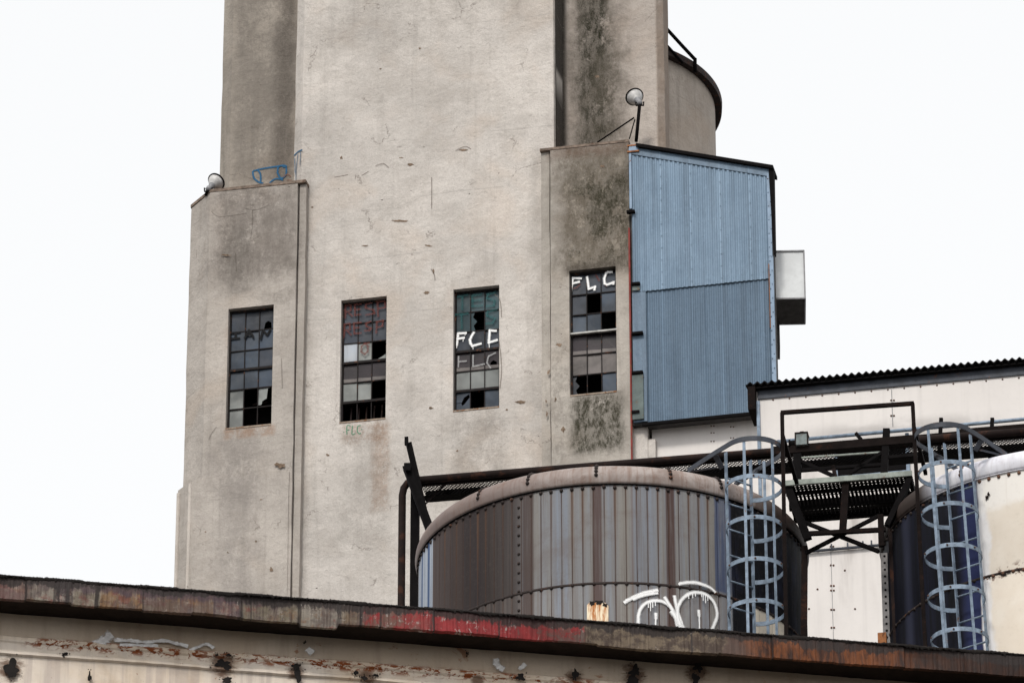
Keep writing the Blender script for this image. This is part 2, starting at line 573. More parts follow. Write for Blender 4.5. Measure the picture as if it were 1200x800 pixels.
def letters(text, x0, x1, yt, yb, dy=0.0):
    """picture-space strokes of hand lettering; dy drops the right end"""
    out = []
    n = len(text)
    cw = (x1 - x0) / n
    for i, ch in enumerate(text):
        for l in FONT.get(ch, []):
            out.append([(x0 + cw * (i + 0.1 + 0.82 * u), yb + (yt - yb) * v + dy * (i + u) / n) for u, v in l])
    return out


def solve_angle(p1, p2, pc, Y, y=0.0):
    """turn of a wall about the vertical that makes the edge through two picture points level"""
    lo, hi = -40.0, 40.0
    def g(a):
        f = Frame(pc[0], pc[1], Y, a)
        return f.at(p2[0], p2[1], y).z - f.at(p1[0], p1[1], y).z
    s = g(lo)
    for _ in range(50):
        mid = (lo + hi) / 2
        if (g(mid) > 0) == (s > 0): lo = mid
        else: hi = mid
    return (lo + hi) / 2


# ================================================================== grain elevator
A_T = (solve_angle((268, 362), (721, 312), (600, 430), 101) + solve_angle((264, 502), (723, 459.5), (600, 430), 101)) / 2
T = Frame(600, 430, 101, A_T)
print('tower angle', A_T)
tower = empty('grain_elevator', T.o, T.a)
tag(tower, 'tall stained concrete elevator tower with four broken graffitied windows', 'grain elevator')
YW = -0.25
_xr = T.at(651.5, 100, 0).x
RC = min(1.6, T.hit(659.5, 100, (_xr, 0, 0), (1, 0, 0)).y)
print('recess', RC)
tx = lambda px, py, y=0.0: T.at(px, py, y).x
tz = lambda px, py, y=0.0: T.at(px, py, y).z

# each stain or painted shade band: (picture box, soft, colour, amount, noise scale, lo, hi)
def patch(x0, y0, x1, y1, y, soft, col, amt, ns, lo, hi):
    a, b = T.at(x0, (y0 + y1) / 2, y).x, T.at(x1, (y0 + y1) / 2, y).x
    zt, zb = T.at((x0 + x1) / 2, y0, y).z, T.at((x0 + x1) / 2, y1, y).z
    return (a, b, zb, zt, soft, col, amt, ns, lo, hi)
xRp = T.at(651.5, 100, 0).x
MOSS = (0.021, 0.0195, 0.0085)
SOOT = (0.10, 0.088, 0.075)
BASE = (0.535, 0.498, 0.463)
C_MAIN = concrete('render_main', BASE, 0.16, 1.3, [
    (xRp - 0.006, xRp + 0.2, 30.0, 95.0, 0.004, (0.03, 0.025, 0.02), 0.97, 1.0, -1.0, -0.8),  # right-hand side face: its shade and dirt put into the colour
    patch(436, 496, 456, 600, 0, 0.12, (0.25, 0.15, 0.09), 0.55, 2.0, 0.3, 0.65),
    patch(400, 494, 452, 520, 0, 0.12, (0.24, 0.13, 0.07), 0.45, 3.0, 0.42, 0.65),
    patch(528, 484, 590, 640, 0, 0.25, SOOT, 0.4, 1.5, 0.36, 0.66),
    patch(396, 500, 456, 640, 0, 0.3, SOOT, 0.28, 1.5, 0.36, 0.66),
    patch(360, -60, 640, 60, 0, 0.8, SOOT, 0.22, 0.8, 0.36, 0.66),
    patch(346, 200, 362, 720, 0, 0.1, SOOT, 0.35, 1.2, 0.35, 0.7),
    patch(622, 170, 634, 720, 0, 0.12, SOOT, 0.25, 1.2, 0.35, 0.7),
], 0.2)
C_LWING = concrete('render_left_wing', (0.43, 0.392, 0.356), 0.24, 4.1, [
    patch(246, 214, 352, 330, YW, 0.5, (0.15, 0.13, 0.115), 0.85, 1.0, 0.28, 0.62),
    patch(262, 215, 300, 345, YW, 0.3, (0.09, 0.08, 0.07), 0.45, 1.4, 0.45, 0.65),
    patch(318, 300, 348, 360, YW, 0.25, (0.13, 0.115, 0.10), 0.5, 1.5, 0.4, 0.65),
    patch(258, 505, 300, 720, YW, 0.35, (0.22, 0.20, 0.185), 0.6, 1.1, 0.3, 0.65),
    patch(240, 515, 320, 600, YW, 0.5, (0.20, 0.18, 0.165), 0.5, 1.6, 0.35, 0.65),
    patch(262, 500, 322, 512, YW, 0.08, (0.24, 0.13, 0.07), 0.6, 4.0, 0.4, 0.65),
], 0.25)
C_RWING = concrete('render_right_wing', (0.42, 0.385, 0.345), 0.24, 7.7, [
    patch(652, 168, 760, 318, YW, 0.4, (0.105, 0.086, 0.064), 0.93, 1.0, 0.2, 0.54),
    patch(672, 205, 742, 310, YW, 0.4, MOSS, 0.95, 0.9, 0.44, 0.62),
    patch(655, 180, 738, 305, YW, 0.4, (0.40, 0.35, 0.29), 0.5, 2.6, 0.56, 0.68),
    patch(640, 165, 745, 182, YW, 0.15, (0.10, 0.055, 0.035), 0.6, 3.0, 0.35, 0.6),
    patch(670, 462, 731, 530, YW, 0.2, MOSS, 1.0, 2.2, 0.32, 0.5),
    patch(640, 400, 668, 540, YW, 0.2, SOOT, 0.4, 2.0, 0.45, 0.65),
    patch(662, 308, 724, 320, YW, 0.1, (0.05, 0.04, 0.03), 0.8, 4.0, 0.3, 0.5),
], 0.3)
C_LCOL = concrete('render_left_column', (0.33, 0.295, 0.255), 0.3, 9.2, [
    patch(272, -60, 346, 215, RC, 0.3, (0.15, 0.132, 0.115), 0.75, 1.3, 0.3, 0.62),
    patch(322, -60, 347, 215, RC, 0.2, (0.085, 0.072, 0.062), 0.75, 1.0, 0.25, 0.6),
], 0.45)
C_RCOL = concrete('render_right_column', (0.45, 0.40, 0.36), 0.2, 12.4, [
    patch(651, -60, 663, 172, RC, 0.07, (0.018, 0.016, 0.012), 1.0, 1.0, -0.2, 0.3),  # recess beside the block: shade and dirt laid in as one dark band
    patch(662, -60, 735, 172, RC, 0.45, (0.14, 0.12, 0.10), 0.85, 0.9, 0.22, 0.58),
    patch(678, -60, 714, 172, RC, 0.22, (0.015, 0.0145, 0.007), 1.0, 1.6, 0.38, 0.54),
    patch(690, 60, 730, 172, RC, 0.3, (0.07, 0.06, 0.045), 0.7, 2.2, 0.42, 0.62),
    patch(769, -60, 790, 175, RC, 0.05, (0.21, 0.155, 0.115), 0.75, 1.0, 0.2, 0.6),
], 0.25)


def prism(plan, zs, mats, name, holes=(), front=None, reveal=0.2, jit=0.008, mi_front=0, parent=None, top=True):
    mb = MB()
    N = len(plan)
    h = {}
    def P(i, k):
        key = (i, k)
        if key not in h:
            h[key] = Vector((plan[i][0] + rnd.uniform(-jit, jit), plan[i][1] + rnd.uniform(-jit, jit) * 0.5, zs[k] + (rnd.uniform(-jit, jit) if k == len(zs) - 1 else 0)))
        return h[key]
    zset = list(zs)
    for i in range(N):
        j = (i + 1) % N
        if i == front and holes:
            xs = sorted({plan[i][0], plan[j][0]} | {v for q in holes for v in q[:2]})
            y = plan[i][1]
            for k in range(len(zset) - 1):
                for a in range(len(xs) - 1):
                    xm, zm = (xs[a] + xs[a + 1]) / 2, (zset[k] + zset[k + 1]) / 2
                    if any(q[0] < xm < q[1] and q[2] < zm < q[3] for q in holes): continue
                    def V(x, kk, end):
                        if end is not None: return P(end, kk)
                        return Vector((x, y, zset[kk]))
                    e0 = i if a == 0 else None
                    e1 = j if a == len(xs) - 2 else None
                    mb.quad(V(xs[a], k, e0), V(xs[a + 1], k, e1), V(xs[a + 1], k + 1, e1), V(xs[a], k + 1, e0))
            for (x0, x1, z0, z1) in holes:
                yb = y + reveal
                mb.quad((x0, y, z0), (x0, yb, z0), (x0, yb, z1), (x0, y, z1))
                mb.quad((x1, y, z0), (x1, y, z1), (x1, yb, z1), (x1, yb, z0))
                mb.quad((x0, y, z1), (x0, yb, z1), (x1, yb, z1), (x1, y, z1))
                mb.quad((x0, y, z0), (x1, y, z0), (x1, yb, z0), (x0, yb, z0))
        else:
            for k in range(len(zset) - 1):
                mb.quad(P(i, k), P(j, k), P(j, k + 1), P(i, k + 1))
    if top: mb.poly([P(i, len(zset) - 1) for i in range(N)])
    mb.poly([P(i, 0) for i in range(N)][::-1])
    return mb.build(name, mats, parent, fixn=not holes)


def zlist(z0, z1, fine0, fine1, step=0.55, extra=()):
    s = {z0, z1} | set(extra)
    z = fine0
    while z < fine1:
        if z0 < z < z1 and all(abs(z - e) > 0.1 for e in s): s.add(z)
        z += step
    return sorted(s)


# windows: picture left/right middle, top, bottom
def hole(xl, xr, ym, xm, yt, yb, y):
    return (tx(xl, ym, y), tx(xr, ym, y), tz(xm, yb, y), tz(xm, yt, y))
H1 = hole(266, 319.3, 430, 292.5, 359.5, 499.5, YW)
H2 = hole(398.8, 452.5, 422, 425.5, 349.5, 492.5, 0)
H3 = hole(531, 585, 408, 558, 336.5, 479, 0)
H4 = hole(667.3, 722.3, 388, 695, 314.5, 461, YW)

zA, zB = tz(600, 730), tz(600, -15)
xL = tx(355, 100); xR = tx(651.5, 100)
cch = xL - T.hit(346.5, 100, (xL, 0, 0), (-1, -1, 0)).x
zs = zlist(0, 90, zA, zB, extra=(H2[2], H2[3], H3[2], H3[3]))
prism([(xL, 0), (xR, 0), (xR, 5), (xL - cch, 5), (xL - cch, cch)], zs, C_MAIN, 'central_block', (H2, H3), 0, parent=tower)
# columns
x1c = tx(271.5, 100, RC)
cl = x1c - T.hit(260.5, 100, (x1c, RC, 0), (-1, -1, 0)).x
prism([(x1c, RC), (xL - cch + 0.02, RC), (xL - cch + 0.02, 6), (x1c - cl, 6), (x1c - cl, RC + cl)], zlist(0, 90, zA, zB), C_LCOL, 'side_column', parent=tower)
x2c = tx(770, 80, RC)
ysd = min(RC + 2.0, T.hit(783.5, 80, (x2c + 0.13, 0, 0), (1, 0, 0)).y)
print('column side', ysd)
prism([(xR - 0.02, RC), (x2c, RC), (x2c + 0.13, RC + 0.13), (x2c + 0.13, ysd), (x2c - 1.3, ysd + 1.5), (x2c - 1.3, 6), (xR - 0.02, 6)],
      zlist(0, 90, zA, zB), C_RCOL, 'side_column', parent=tower)
# wings
zwl, zwr = tz(300, 220, YW), tz(690, 171.5, YW)
xw0, xw1 = tx(241.5, 400, YW), tx(345.5, 400, YW)
cw = xw0 - T.hit(219.5, 400, (xw0, YW, 0), (-1, -1, 0)).x
zs = zlist(0, zwl, zA, zwl - 0.3, extra=(H1[2], H1[3]))
prism([(xw0, YW), (xw1, YW), (xw1, YW + 0.13), (xw1 + 0.03, YW + 0.13), (xw1 + 0.03, YW + 0.06), (xw1 + 0.17, YW + 0.07), (xw1 + 0.17, RC + 0.03), (xw0 - cw, RC + 0.03), (xw0 - cw, YW + cw)], zs, C_LWING, 'side_wing', (H1,), 0, parent=tower)
xv0, xv1 = tx(645.5, 350, YW), tx(738.7, 350, YW)
zs = zlist(0, zwr, zA, zwr - 0.3, extra=(H4[2], H4[3]))
prism([(xv0, YW), (xv1, YW), (xv1, RC + 0.03), (xv0 - 0.21, RC + 0.03), (xv0 - 0.21, YW + 0.07), (xv0 - 0.03, YW + 0.06), (xv0 - 0.03, YW + 0.13), (xv0, YW + 0.13)], zs, C_RWING, 'side_wing', (H4,), 0, parent=tower)
mb = MB()
mb.tube([(xR - 0.02, -0.005, zwr), (xR - 0.02, -0.005, 90)], 0.03, 6)
mb.build('edge_bead', C_MAIN, tower, True)
# thin weathered caps on the wings
COPING = plain('weathered_cap', (0.20, 0.155, 0.125), 0.95, 0.1, var=0.5, scale=8, rust=0.2, bump=0.6)
mb = MB()
mb.poly([(xw0 - 0.01, YW - 0.012, zwl + 0.004), (xw1 + 0.17, YW - 0.012, zwl + 0.004), (xw1 + 0.18, 0.0, zwl + 0.004), (xw1 + 0.18, RC - 0.003, zwl + 0.004), (xw0 - cw - 0.012, RC - 0.003, zwl + 0.004), (xw0 - cw - 0.012, YW + cw - 0.012, zwl + 0.004)])
mb.poly([(xw0 - 0.01, YW - 0.012, zwl + 0.07), (xw1 + 0.17, YW - 0.012, zwl + 0.07), (xw1 + 0.18, 0.0, zwl + 0.07), (xw1 + 0.18, RC - 0.003, zwl + 0.07), (xw0 - cw - 0.012, RC - 0.003, zwl + 0.07), (xw0 - cw - 0.012, YW + cw - 0.012, zwl + 0.07)])
b = 0
for i in range(6):
    j = (i + 1) % 6
    mb.f.append((i, j, 6 + j, 6 + i)); mb.m.append(0); mb.uv.append(None)
mb.build('coping', COPING, tower)
mb = MB()
mb.box(xv0 - 0.22, xv1 + 0.006, YW - 0.012, RC - 0.003, zwr + 0.004, zwr + 0.06)
mb.build('coping', COPING, tower)
# wider base of the left wing
xb0 = tx(222.5, 640, YW - 0.025)
cb = xb0 - T.hit(207, 640, (xb0, YW - 0.025, 0), (-1, -1, 0)).x
ztop = tz(226, 563, YW - 0.025)
prism([(xb0, YW - 0.025), (xw1 - 0.06, YW - 0.025), (xw1 - 0.06, -0.03), (xb0 - cb, -0.03 + 0.4), (xb0 - cb, YW - 0.025 + cb)], zlist(0, ztop, zA, ztop - 0.3), C_LWING, 'wing_base', parent=tower)
mb = MB()
mb.tube([(xb0 - 0.03, YW - 0.02, 0), (xb0 - 0.03, YW - 0.02, ztop - 0.06)], 0.04, 6)
mb.tube([(xb0 - cb + 0.02, YW + cb - 0.05, 0), (xb0 - cb + 0.02, YW + cb - 0.05, ztop - 0.08)], 0.05, 6)
mb.build('edge_bead', C_LWING, tower, True)
# concrete stub under the blue shed
mb = MB()
mb.box(tx(741, 520, -0.1), tx(768, 520, -0.1), -0.1, 1.0, 15, tz(755, 515, -0.1))
mb.box(tx(741, 520, -0.13), tx(759, 520, -0.13), -0.13, 0.98, 15, tz(750, 496, -0.13))
mb.build('buttress', C_MAIN, tower)


# ---- windows
def jag(x0, x1, z0, z1, side):
    """what is left of a broken pane"""
    w, h = x1 - x0, z1 - z0
    if side == 'l': q = [(0, 0), (.35, 0), (.2, .3), (.45, .5), (.15, .75), (.3, 1), (0, 1)]
    elif side == 'r': q = [(1, 0), (1, 1), (.75, 1), (.9, .7), (.6, .55), (.85, .3), (.7, 0)]
    elif side == 'tl': q = [(0, 0.1), (.25, .12), (.3, .3), (.62, .42), (.7, .95), (1, 1), (0, 1)]
    elif side == 'tr': q = [(1, .55), (1, 1), (0, 1), (0, .2), (.3, .45), (.45, .35), (.7, .62)]
    elif side == 'b': q = [(0, 0), (1, 0), (1, .32), (.7, .2), (.4, .1), (.2, .04)]
    elif side == 'top': q = [(0, .62), (.2, .8), (.5, .7), (.7, .86), (1, .7), (1, 1), (0, 1)]
    elif side == 'hole': q = [(0, 0), (1, 0), (1, 1), (0, 1), (0, .45), (.38, .45), (.55, .7), (.92, .85), (.97, .68), (.62, .38), (.42, .28), (.36, .42), (0, .42)]
    elif side == 'nick': q = [(0, 0), (.3, 0), (.4, .35), (.6, .45), (.85, .35), (.9, 0), (1, 0), (1, 1), (0, 1)]
    return [(x0 + u * w, z0 + v * h) for u, v in q]


def window(hole, yf, grid, label, thick=(), paint=(), ledge=None, tz_=None):
    x0, x1, z0, z1 = hole
    yp = yf + 0.15
    fr = MB()
    e = 0.035
    fr.box(x0, x0 + e, yp - 0.03, yp + 0.03, z0, z1)
    fr.box(x1 - e, x1, yp - 0.03, yp + 0.03, z0, z1)
    fr.box(x0 + e, x1 - e, yp - 0.03, yp + 0.03, z0, z0 + 0.05)
    fr.box(x0 + e, x1 - e, yp - 0.03, yp + 0.03, z1 - 0.045, z1)
    zb, zt = z0 + 0.05, z1 - 0.045
    xa, xb = x0 + e, x1 - e
    cx = [xa + (xb - xa) * i / 3 for i in range(4)]
    cz = [zt + (zb - zt) * i / 6 for i in range(7)]
    for c in cx[1:3]: fr.box(c - 0.009, c + 0.009, yp - 0.022, yp + 0.022, zb, zt)
    for r in range(1, 6):
        t = 0.026 if r in thick else 0.011
        fr.box(xa, xb, yp - 0.022 - (0.02 if r in thick else 0), yp + 0.026, cz[r] - t, cz[r] + t)
    w = fr.build('window', [SASH], tower)
    tag(w, label)
    pm = MB()
    for r in range(6):
        for c in range(3):
            k = grid[r][c]
            if k[0] == '.': continue
            a0, a1, b0, b1 = cx[c] + 0.006, cx[c + 1] - 0.006, cz[r + 1] + 0.006, cz[r] - 0.006
            mi = {'d': 0, 'b': 1, 'g': 2, 't': 3, 'p': 4, 'n': 5, 'w': 6}[k[0]]
            s1, s2 = rnd.uniform(-0.012, 0.012), rnd.uniform(-0.012, 0.012)
            yy = lambda x, z: yp + 0.004 + s1 * (x - a0) / (a1 - a0) + s2 * (z - b0) / (b1 - b0)
            pts = [(a0, b0), (a1, b0), (a1, b1), (a0, b1)] if len(k) == 1 else jag(a0, a1, b0, b1, k[1:])
            pm.poly([(x, yy(x, z), z) for x, z in pts], mi)
            if k[0] == 'p':          # pale grime along the foot of these panes
                hh = (b1 - b0) * 0.2
                pm.poly([(x, yy(x, z) - 0.003, z) for x, z in ((a0, b0), (a1, b0), (a1, b0 + hh), (a0, b0 + hh * 1.1))], 5)
    pm.build('panes', GM, w)
    for (nm, lines, wd, mat) in paint:
        strokes(nm, lines, wd, lambda px, py: T.at(px, py, yp - 0.024), lambda p: (0, -1, 0), mat, w, 0.004, False)
    if ledge:
        lb = MB(); lb.box(x0, x1, yf + 0.04, yf + 0.1, cz[ledge] - 0.015, cz[ledge] + 0.02)
        lb.build('ledge', [SASHLT], w)
    sb = MB()
    sb.box(x0 + 0.003, x1 - 0.003, yf - 0.012, yf + 0.11, z0 - 0.02, z0 + 0.012)
    sb.build("sill", [SILL], w)
    return w

SILL = plain('rust_stained_sill', (0.30, 0.24, 0.19), 0.9, 0.15, rust=0.45, rustcol=(0.20, 0.10, 0.05))
wa = lambda X, Y: (262 + X / 8.89, 352 + Y / 8.89)
wb = lambda X, Y: (394 + X / 8.89, 345 + Y / 8.89)
wc = lambda X, Y: (525 + X / 8.0, 330 + Y / 8.0)
wd = lambda X, Y: (660 + X / 8.0, 308 + Y / 8.0)
g4 = lambda X, Y: (250 + X / 4.44, 340 + Y / 4.44)
zz = lambda X, Y: (500 + X / 3.077, 280 + Y / 3.077)
window(H1, YW, [['d', 'd', 'dnick'], ['b', 'b', 'b'], ['b', 'b', 'd'], ['b', 'b', 'b'], ['g', '.', 'gtl'], ['g', '.', '.']],
       'window on the left wing with three black letters', (3,),
       [('lettering', [[wa(80, 340), wa(172, 333)], [wa(126, 338), wa(124, 396)], [wa(84, 400), wa(166, 393)], [wa(222, 392), wa(266, 308), wa(312, 386)], [wa(240, 362), wa(296, 355)], [wa(386, 402), wa(412, 312), wa(456, 362), wa(490, 305)]], 0.06, SPRAYBLACK)])
window(H2, 0, [['d', 'd', 'd'], ['d', 'd', 'd'], ['w', 'g', 'gb'], ['p', 'p', 'p'], ['g', 'g', '.'], ['.', '.', '.']],
       'window with red lettering across its top panes', (3, 5),
       [('lettering', [[wb(*p) for p in l] for l in (
           [(95, 245), (95, 118), (150, 110), (152, 165), (100, 182)], [(118, 180), (168, 226)], [(258, 98), (196, 106), (196, 218), (256, 210)], [(196, 160), (246, 155)],
           [(368, 90), (308, 106), (306, 140), (392, 165), (402, 200), (310, 216)], [(438, 230), (430, 82), (508, 72), (514, 138), (438, 152)],
           [(85, 442), (88, 312), (142, 304), (146, 366), (94, 378)], [(112, 376), (158, 424)], [(262, 294), (186, 302), (190, 412), (262, 404)], [(190, 352), (238, 348)],
           [(362, 284), (312, 306), (316, 336), (366, 358), (352, 378), (300, 382)], [(420, 404), (424, 292), (490, 276), (484, 334), (428, 348)],
           [(300, 515), (268, 545), (264, 600), (300, 628), (330, 600), (334, 545), (306, 517), (345, 512)])], 0.07, SPRAYRED)])
window(H3, 0, [['t', 't', 't'], ['t', 'tl', 't'], ['d', 'd', 'd'], ['p', 'p', 'pnick'], ['g', 'g', 'g'], ['bhole', '.', 'b']],
       'window with bold white letters below teal panes', (3, 5),
       [('lettering', [[wc(*p) for p in l] for l in ([(82, 596), (90, 535), (96, 486), (168, 481)], [(92, 536), (150, 526)], [(242, 478), (222, 510), (206, 545), (212, 578), (230, 604), (308, 582)],
                       [(450, 462), (392, 458), (384, 572), (460, 548)])], 0.085, SPRAYWHITE),
        ('drips', [[wc(*p) for p in l] for l in ([(145, 526), (141, 560)], [(84, 596), (82, 622)], [(234, 604), (236, 636)], [(386, 572), (388, 622)], [(163, 482), (161, 502)])], 0.025, SPRAYWHITE),
        ('faint_lettering', [[wc(*p) for p in l] for l in ([(100, 700), (98, 800)], [(100, 750), (172, 744)], [(236, 690), (236, 795), (342, 772)], [(446, 668), (380, 700), (366, 760), (400, 810)])], 0.05, SPRAYFAINT),
        ('teal_lettering', [[wc(*p) for p in l] for l in ([(90, 142), (182, 126)], [(135, 136), (133, 266)], [(312, 120), (228, 132), (230, 232), (322, 226)], [(230, 182), (312, 172)], [(444, 104), (372, 122), (368, 158), (442, 182), (430, 226), (364, 232)],
                       [(70, 312), (186, 300)], [(128, 306), (130, 442)], [(452, 264), (372, 286), (368, 320), (442, 350), (420, 390), (360, 398)])], 0.085, SPRAYTEAL)])
window(H4, YW, [['d', 'd', 'd'], ['d', '.', 'b'], ['b', 'b', '.'], ['p', 'p', 'p'], ['n', 'n', 'n'], ['dl', '.r', 'b']],
       'window on the mossy right wing with white letters in its top panes', (3,),
       [('red_smears', [[zz(522, 180), zz(540, 176), zz(552, 165)], [zz(610, 130), zz(622, 150)], [zz(648, 170), zz(640, 150)]], 0.06, SPRAYRED),
        ('lettering', [[wd(*p) for p in l] for l in ([(70, 268), (82, 200), (92, 142), (168, 146)], [(94, 192), (150, 178)], [(224, 134), (232, 180), (240, 246), (302, 224)], [(298, 226), (294, 254)],
                       [(458, 88), (420, 88), (402, 100), (386, 150), (390, 196), (412, 206), (472, 186)], [(474, 180), (470, 200)])], 0.08, SPRAYWHITE)], ledge=3)
# black sheets behind the broken panes stand in for the gloom inside the tower
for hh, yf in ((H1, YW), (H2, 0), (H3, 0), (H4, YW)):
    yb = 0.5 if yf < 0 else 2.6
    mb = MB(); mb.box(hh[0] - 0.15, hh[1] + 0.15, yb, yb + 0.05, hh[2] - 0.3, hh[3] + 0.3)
    mb.build('gloom_sheet', BLACK, tower)
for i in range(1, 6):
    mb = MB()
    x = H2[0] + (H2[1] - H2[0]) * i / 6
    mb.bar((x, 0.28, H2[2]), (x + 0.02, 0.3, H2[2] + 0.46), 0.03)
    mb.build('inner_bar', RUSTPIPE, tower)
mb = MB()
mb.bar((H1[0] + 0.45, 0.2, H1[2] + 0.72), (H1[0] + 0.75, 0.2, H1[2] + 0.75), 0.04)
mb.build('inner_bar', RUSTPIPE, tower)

# ---- scars, cracks and paint on the render
front0 = lambda px, py: T.at(px, py, 0)
frontw = lambda px, py: T.at(px, py, YW)
fn_ = lambda p: (0, -1, 0)
mb = MB()
chip_shapes(mb, [(469, 259, 10, 2.2), (481, 193, 5, 2.2), (400, 185, 2.2, 2), (543, 176, 7, 1.6), (428, 288, 5, 1), (502, 288, 5, 1.6), (508, 318, 1.3, 5), (500, 343, 3.5, 3),
                 (610, 471, 8, 2.6), (505, 478, 4, 1.6), (384, 533, 2.5, 2), (594, 480, 2, 1.5), (366, 243, 1.6, 1.4), (492, 57, 2.2, 1.2), (446, 81, 2, 1), (470, 185, 3, 1), (536, 528, 1.6, 1.6)], front0, fn_)
chip_shapes(mb, [(265, 299, 7, 1.5), (328, 545, 8, 4), (300, 634, 1.6, 1.6), (318, 667, 2.5, 3.5), (241, 623, 1.2, 1.2), (306, 585, 2, 1), (267, 647, 1.2, 1.2)], lambda px, py: T.at(px, py, YW - 0.027), fn_)
chip_shapes(mb, [(655, 404, 5, 2.4), (643, 436, 2, 4), (660, 503, 3, 4.5), (651, 468, 1.6, 3), (641, 485, 1.6, 4), (640, 470, 1.2, 3), (706, 195, 4, 2), (700, 90, 3, 2.5)], frontw, fn_)
mb.build('render_scars', SPALL, tower)
crack_lines = []
for (pts) in [[(392, 208), (402, 206), (408, 205)], [(424, 206), (432, 201)], [(505, 315), (509, 322), (510, 329)], [(580, 345), (586, 352), (588, 372)], [(585, 400), (588, 430), (586, 455)], [(506, 208), (506, 245)],
              [(534, 177), (545, 172), (552, 175)], [(440, 195), (449, 192), (456, 197)]]:
    crack_lines.append(pts)
strokes('hairline_cracks', crack_lines, 0.03, front0, fn_, spray('crack_line', (0.16, 0.13, 0.11), 0.7, 0.5), tower, 0.004)
strokes('hairline_cracks', [[(248, 248), (258, 254), (290, 250)], [(296, 246), (296, 262), (294, 280)], [(276, 296), (277, 318)], [(316, 240), (300, 246), (286, 244)],
                            [(254, 500), (248, 508), (245, 515)], [(330, 420), (331, 455)]], 0.035, frontw, fn_, spray('crack_line_dark', (0.12, 0.10, 0.085), 0.42, 0.5), tower, 0.004)
bt = lambda X, Y: (180 + X / 3.077, Y / 3.077)
strokes('blue_graffiti', [[bt(358, 618), bt(400, 608), bt(470, 598)], [bt(358, 618), bt(362, 642), bt(380, 658), bt(396, 662)], [bt(374, 612), bt(386, 630), bt(386, 662)],
                          [bt(418, 662), bt(440, 646), bt(468, 650)], [bt(448, 622), bt(452, 602), bt(476, 600), bt(478, 630), bt(460, 644), bt(446, 622)], [bt(466, 604), bt(482, 600)]],
        0.055, lambda px, py: T.at(px, py, RC), fn_, SPRAYBLUE, tower, 0.012)
rust_s = spray('rust_scrawl', (0.20, 0.10, 0.07), 0.7, 0.4)
strokes('rust_graffiti', [[bt(468, 640), bt(484, 630), bt(496, 640)], [bt(480, 650), bt(500, 652)]], 0.04, lambda px, py: T.at(px, py, RC), fn_, rust_s, tower, 0.02)
chm = lambda px, py: T.hit(px, py, (xL, 0, 0), (-1, -1, 0))
strokes('blue_graffiti', [([bt(508, 562), bt(522, 548), bt(538, 541)], 0.05), [bt(522, 556), bt(516, 610), bt(515, 650)], [bt(511, 570), bt(512, 625)], [bt(532, 548), bt(530, 596)]],
        0.03, chm, lambda p: (-.707, -.707, 0), SPRAYBLUE, tower, 0.012)
strokes('green_graffiti', letters('FLC', 406, 424, 499, 509, -1) + [[(402.5, 506), (403.5, 506.5)], [(423, 503), (424.5, 503)]], 0.028, front0, fn_, SPRAYGREEN, tower, 0.005)


# ================================================================== blue corrugated shed
def sheetmat(name, col, col2, speck=0.3):
    m = Mat(name)
    X, Y, Z = m.sep(m.co())
    sheet = m.white(m.math('FLOOR', m.math('DIVIDE', X, 0.62)))
    st = m.noise(1.0, 4, 0.6, 0.1, m.map(m.co(), (7, 1, 0.25)))
    sp = m.noise(30.0, 3, 0.7)
    bl = m.noise(0.9, 4, 0.6, 0.5)
    c = m.mix(m.mr(bl, 0.3, 0.7), col, col2)
    c = m.mix(m.mul(m.mr(st, 0.45, 0.7), 0.6), c, tuple(x * 0.6 for x in col))
    c = m.mix(m.mul(m.mr(st, 0.48, 0.3), 0.4), c, tuple(min(1, x * 1.35) for x in col2))
    c = m.mix(m.mul(sheet, 0.22), c, tuple(x * 1.25 for x in col2))
    c = m.mix(m.mul(m.mr(sp, 0.5, 0.75), speck), c, tuple(x * 0.55 for x in col))
    sp2 = m.noise(11.0, 5, 0.75)
    c = m.mix(m.mul(m.mr(sp2, 0.52, 0.7), 0.4), c, tuple(min(1, x * 1.3) for x in col2))
    lap = m.mul(m.math('LESS_THAN', m.math('FRACT', m.math('DIVIDE', m.math('SUBTRACT', X, sx0 + 0.02), 0.62)), 0.028), 0.55)
    c = m.mix(lap, c, tuple(min(1, x * 1.45) for x in col2))
    rs = m.noise(5.0, 6, 0.75, 0.5, m.map(m.co(), (1, 1, 0.4), (3, 3, 3)))
    c = m.mix(m.mul(m.mr(rs, 0.68, 0.76), 0.6), c, (0.10, 0.055, 0.04))
    dent = m.noise(1.8, 4, 0.6, 0.3, m.map(m.co(), (1, 1, 0.5), (5, 0, 1)))
    c = m.mix(m.mul(m.mr(m.noise(26.0, 4, 0.8, 0, m.map(m.co(), (1, 1, 1), (9, 1, 1))), 0.55, 0.68), 0.5), c, tuple(x * 0.5 for x in col))
    return m.fin(c, 0.5, 0.35, 0.1, normal=m.bump(m.math('ADD', m.mul(sp, 0.06), dent), 0.5, 0.05))
YS = -0.32
sx0, sx1 = tx(738.7, 300, YS), tx(900, 300, YS)
sxr = tx(907.5, 300, YS)
szl, szr = tz(741, 172, YS), tz(905, 199.5, YS)
szs, szb = tz(820, 334.5, YS), tz(800, 491, YS)
SHEET_UP = sheetmat('blue_sheet_upper', (0.128, 0.190, 0.262), (0.165, 0.235, 0.315))
SHEET_LO = sheetmat('blue_sheet_lower', (0.076, 0.118, 0.170), (0.094, 0.143, 0.200), 0.5)
TRIM = plain('blue_trim', (0.17, 0.24, 0.33), 0.5, 0.35, 0.1, var=0.2, rust=0.16, scale=4)

shed = empty('metal_shed', T.o, T.a)
tag(shed, 'blue corrugated sheet metal shed clinging to the tower with a sloping dark roof', 'metal shed')
ztop_at = lambda x: szl + (szr - szl) * (x - sx0) / (sxr - sx0)


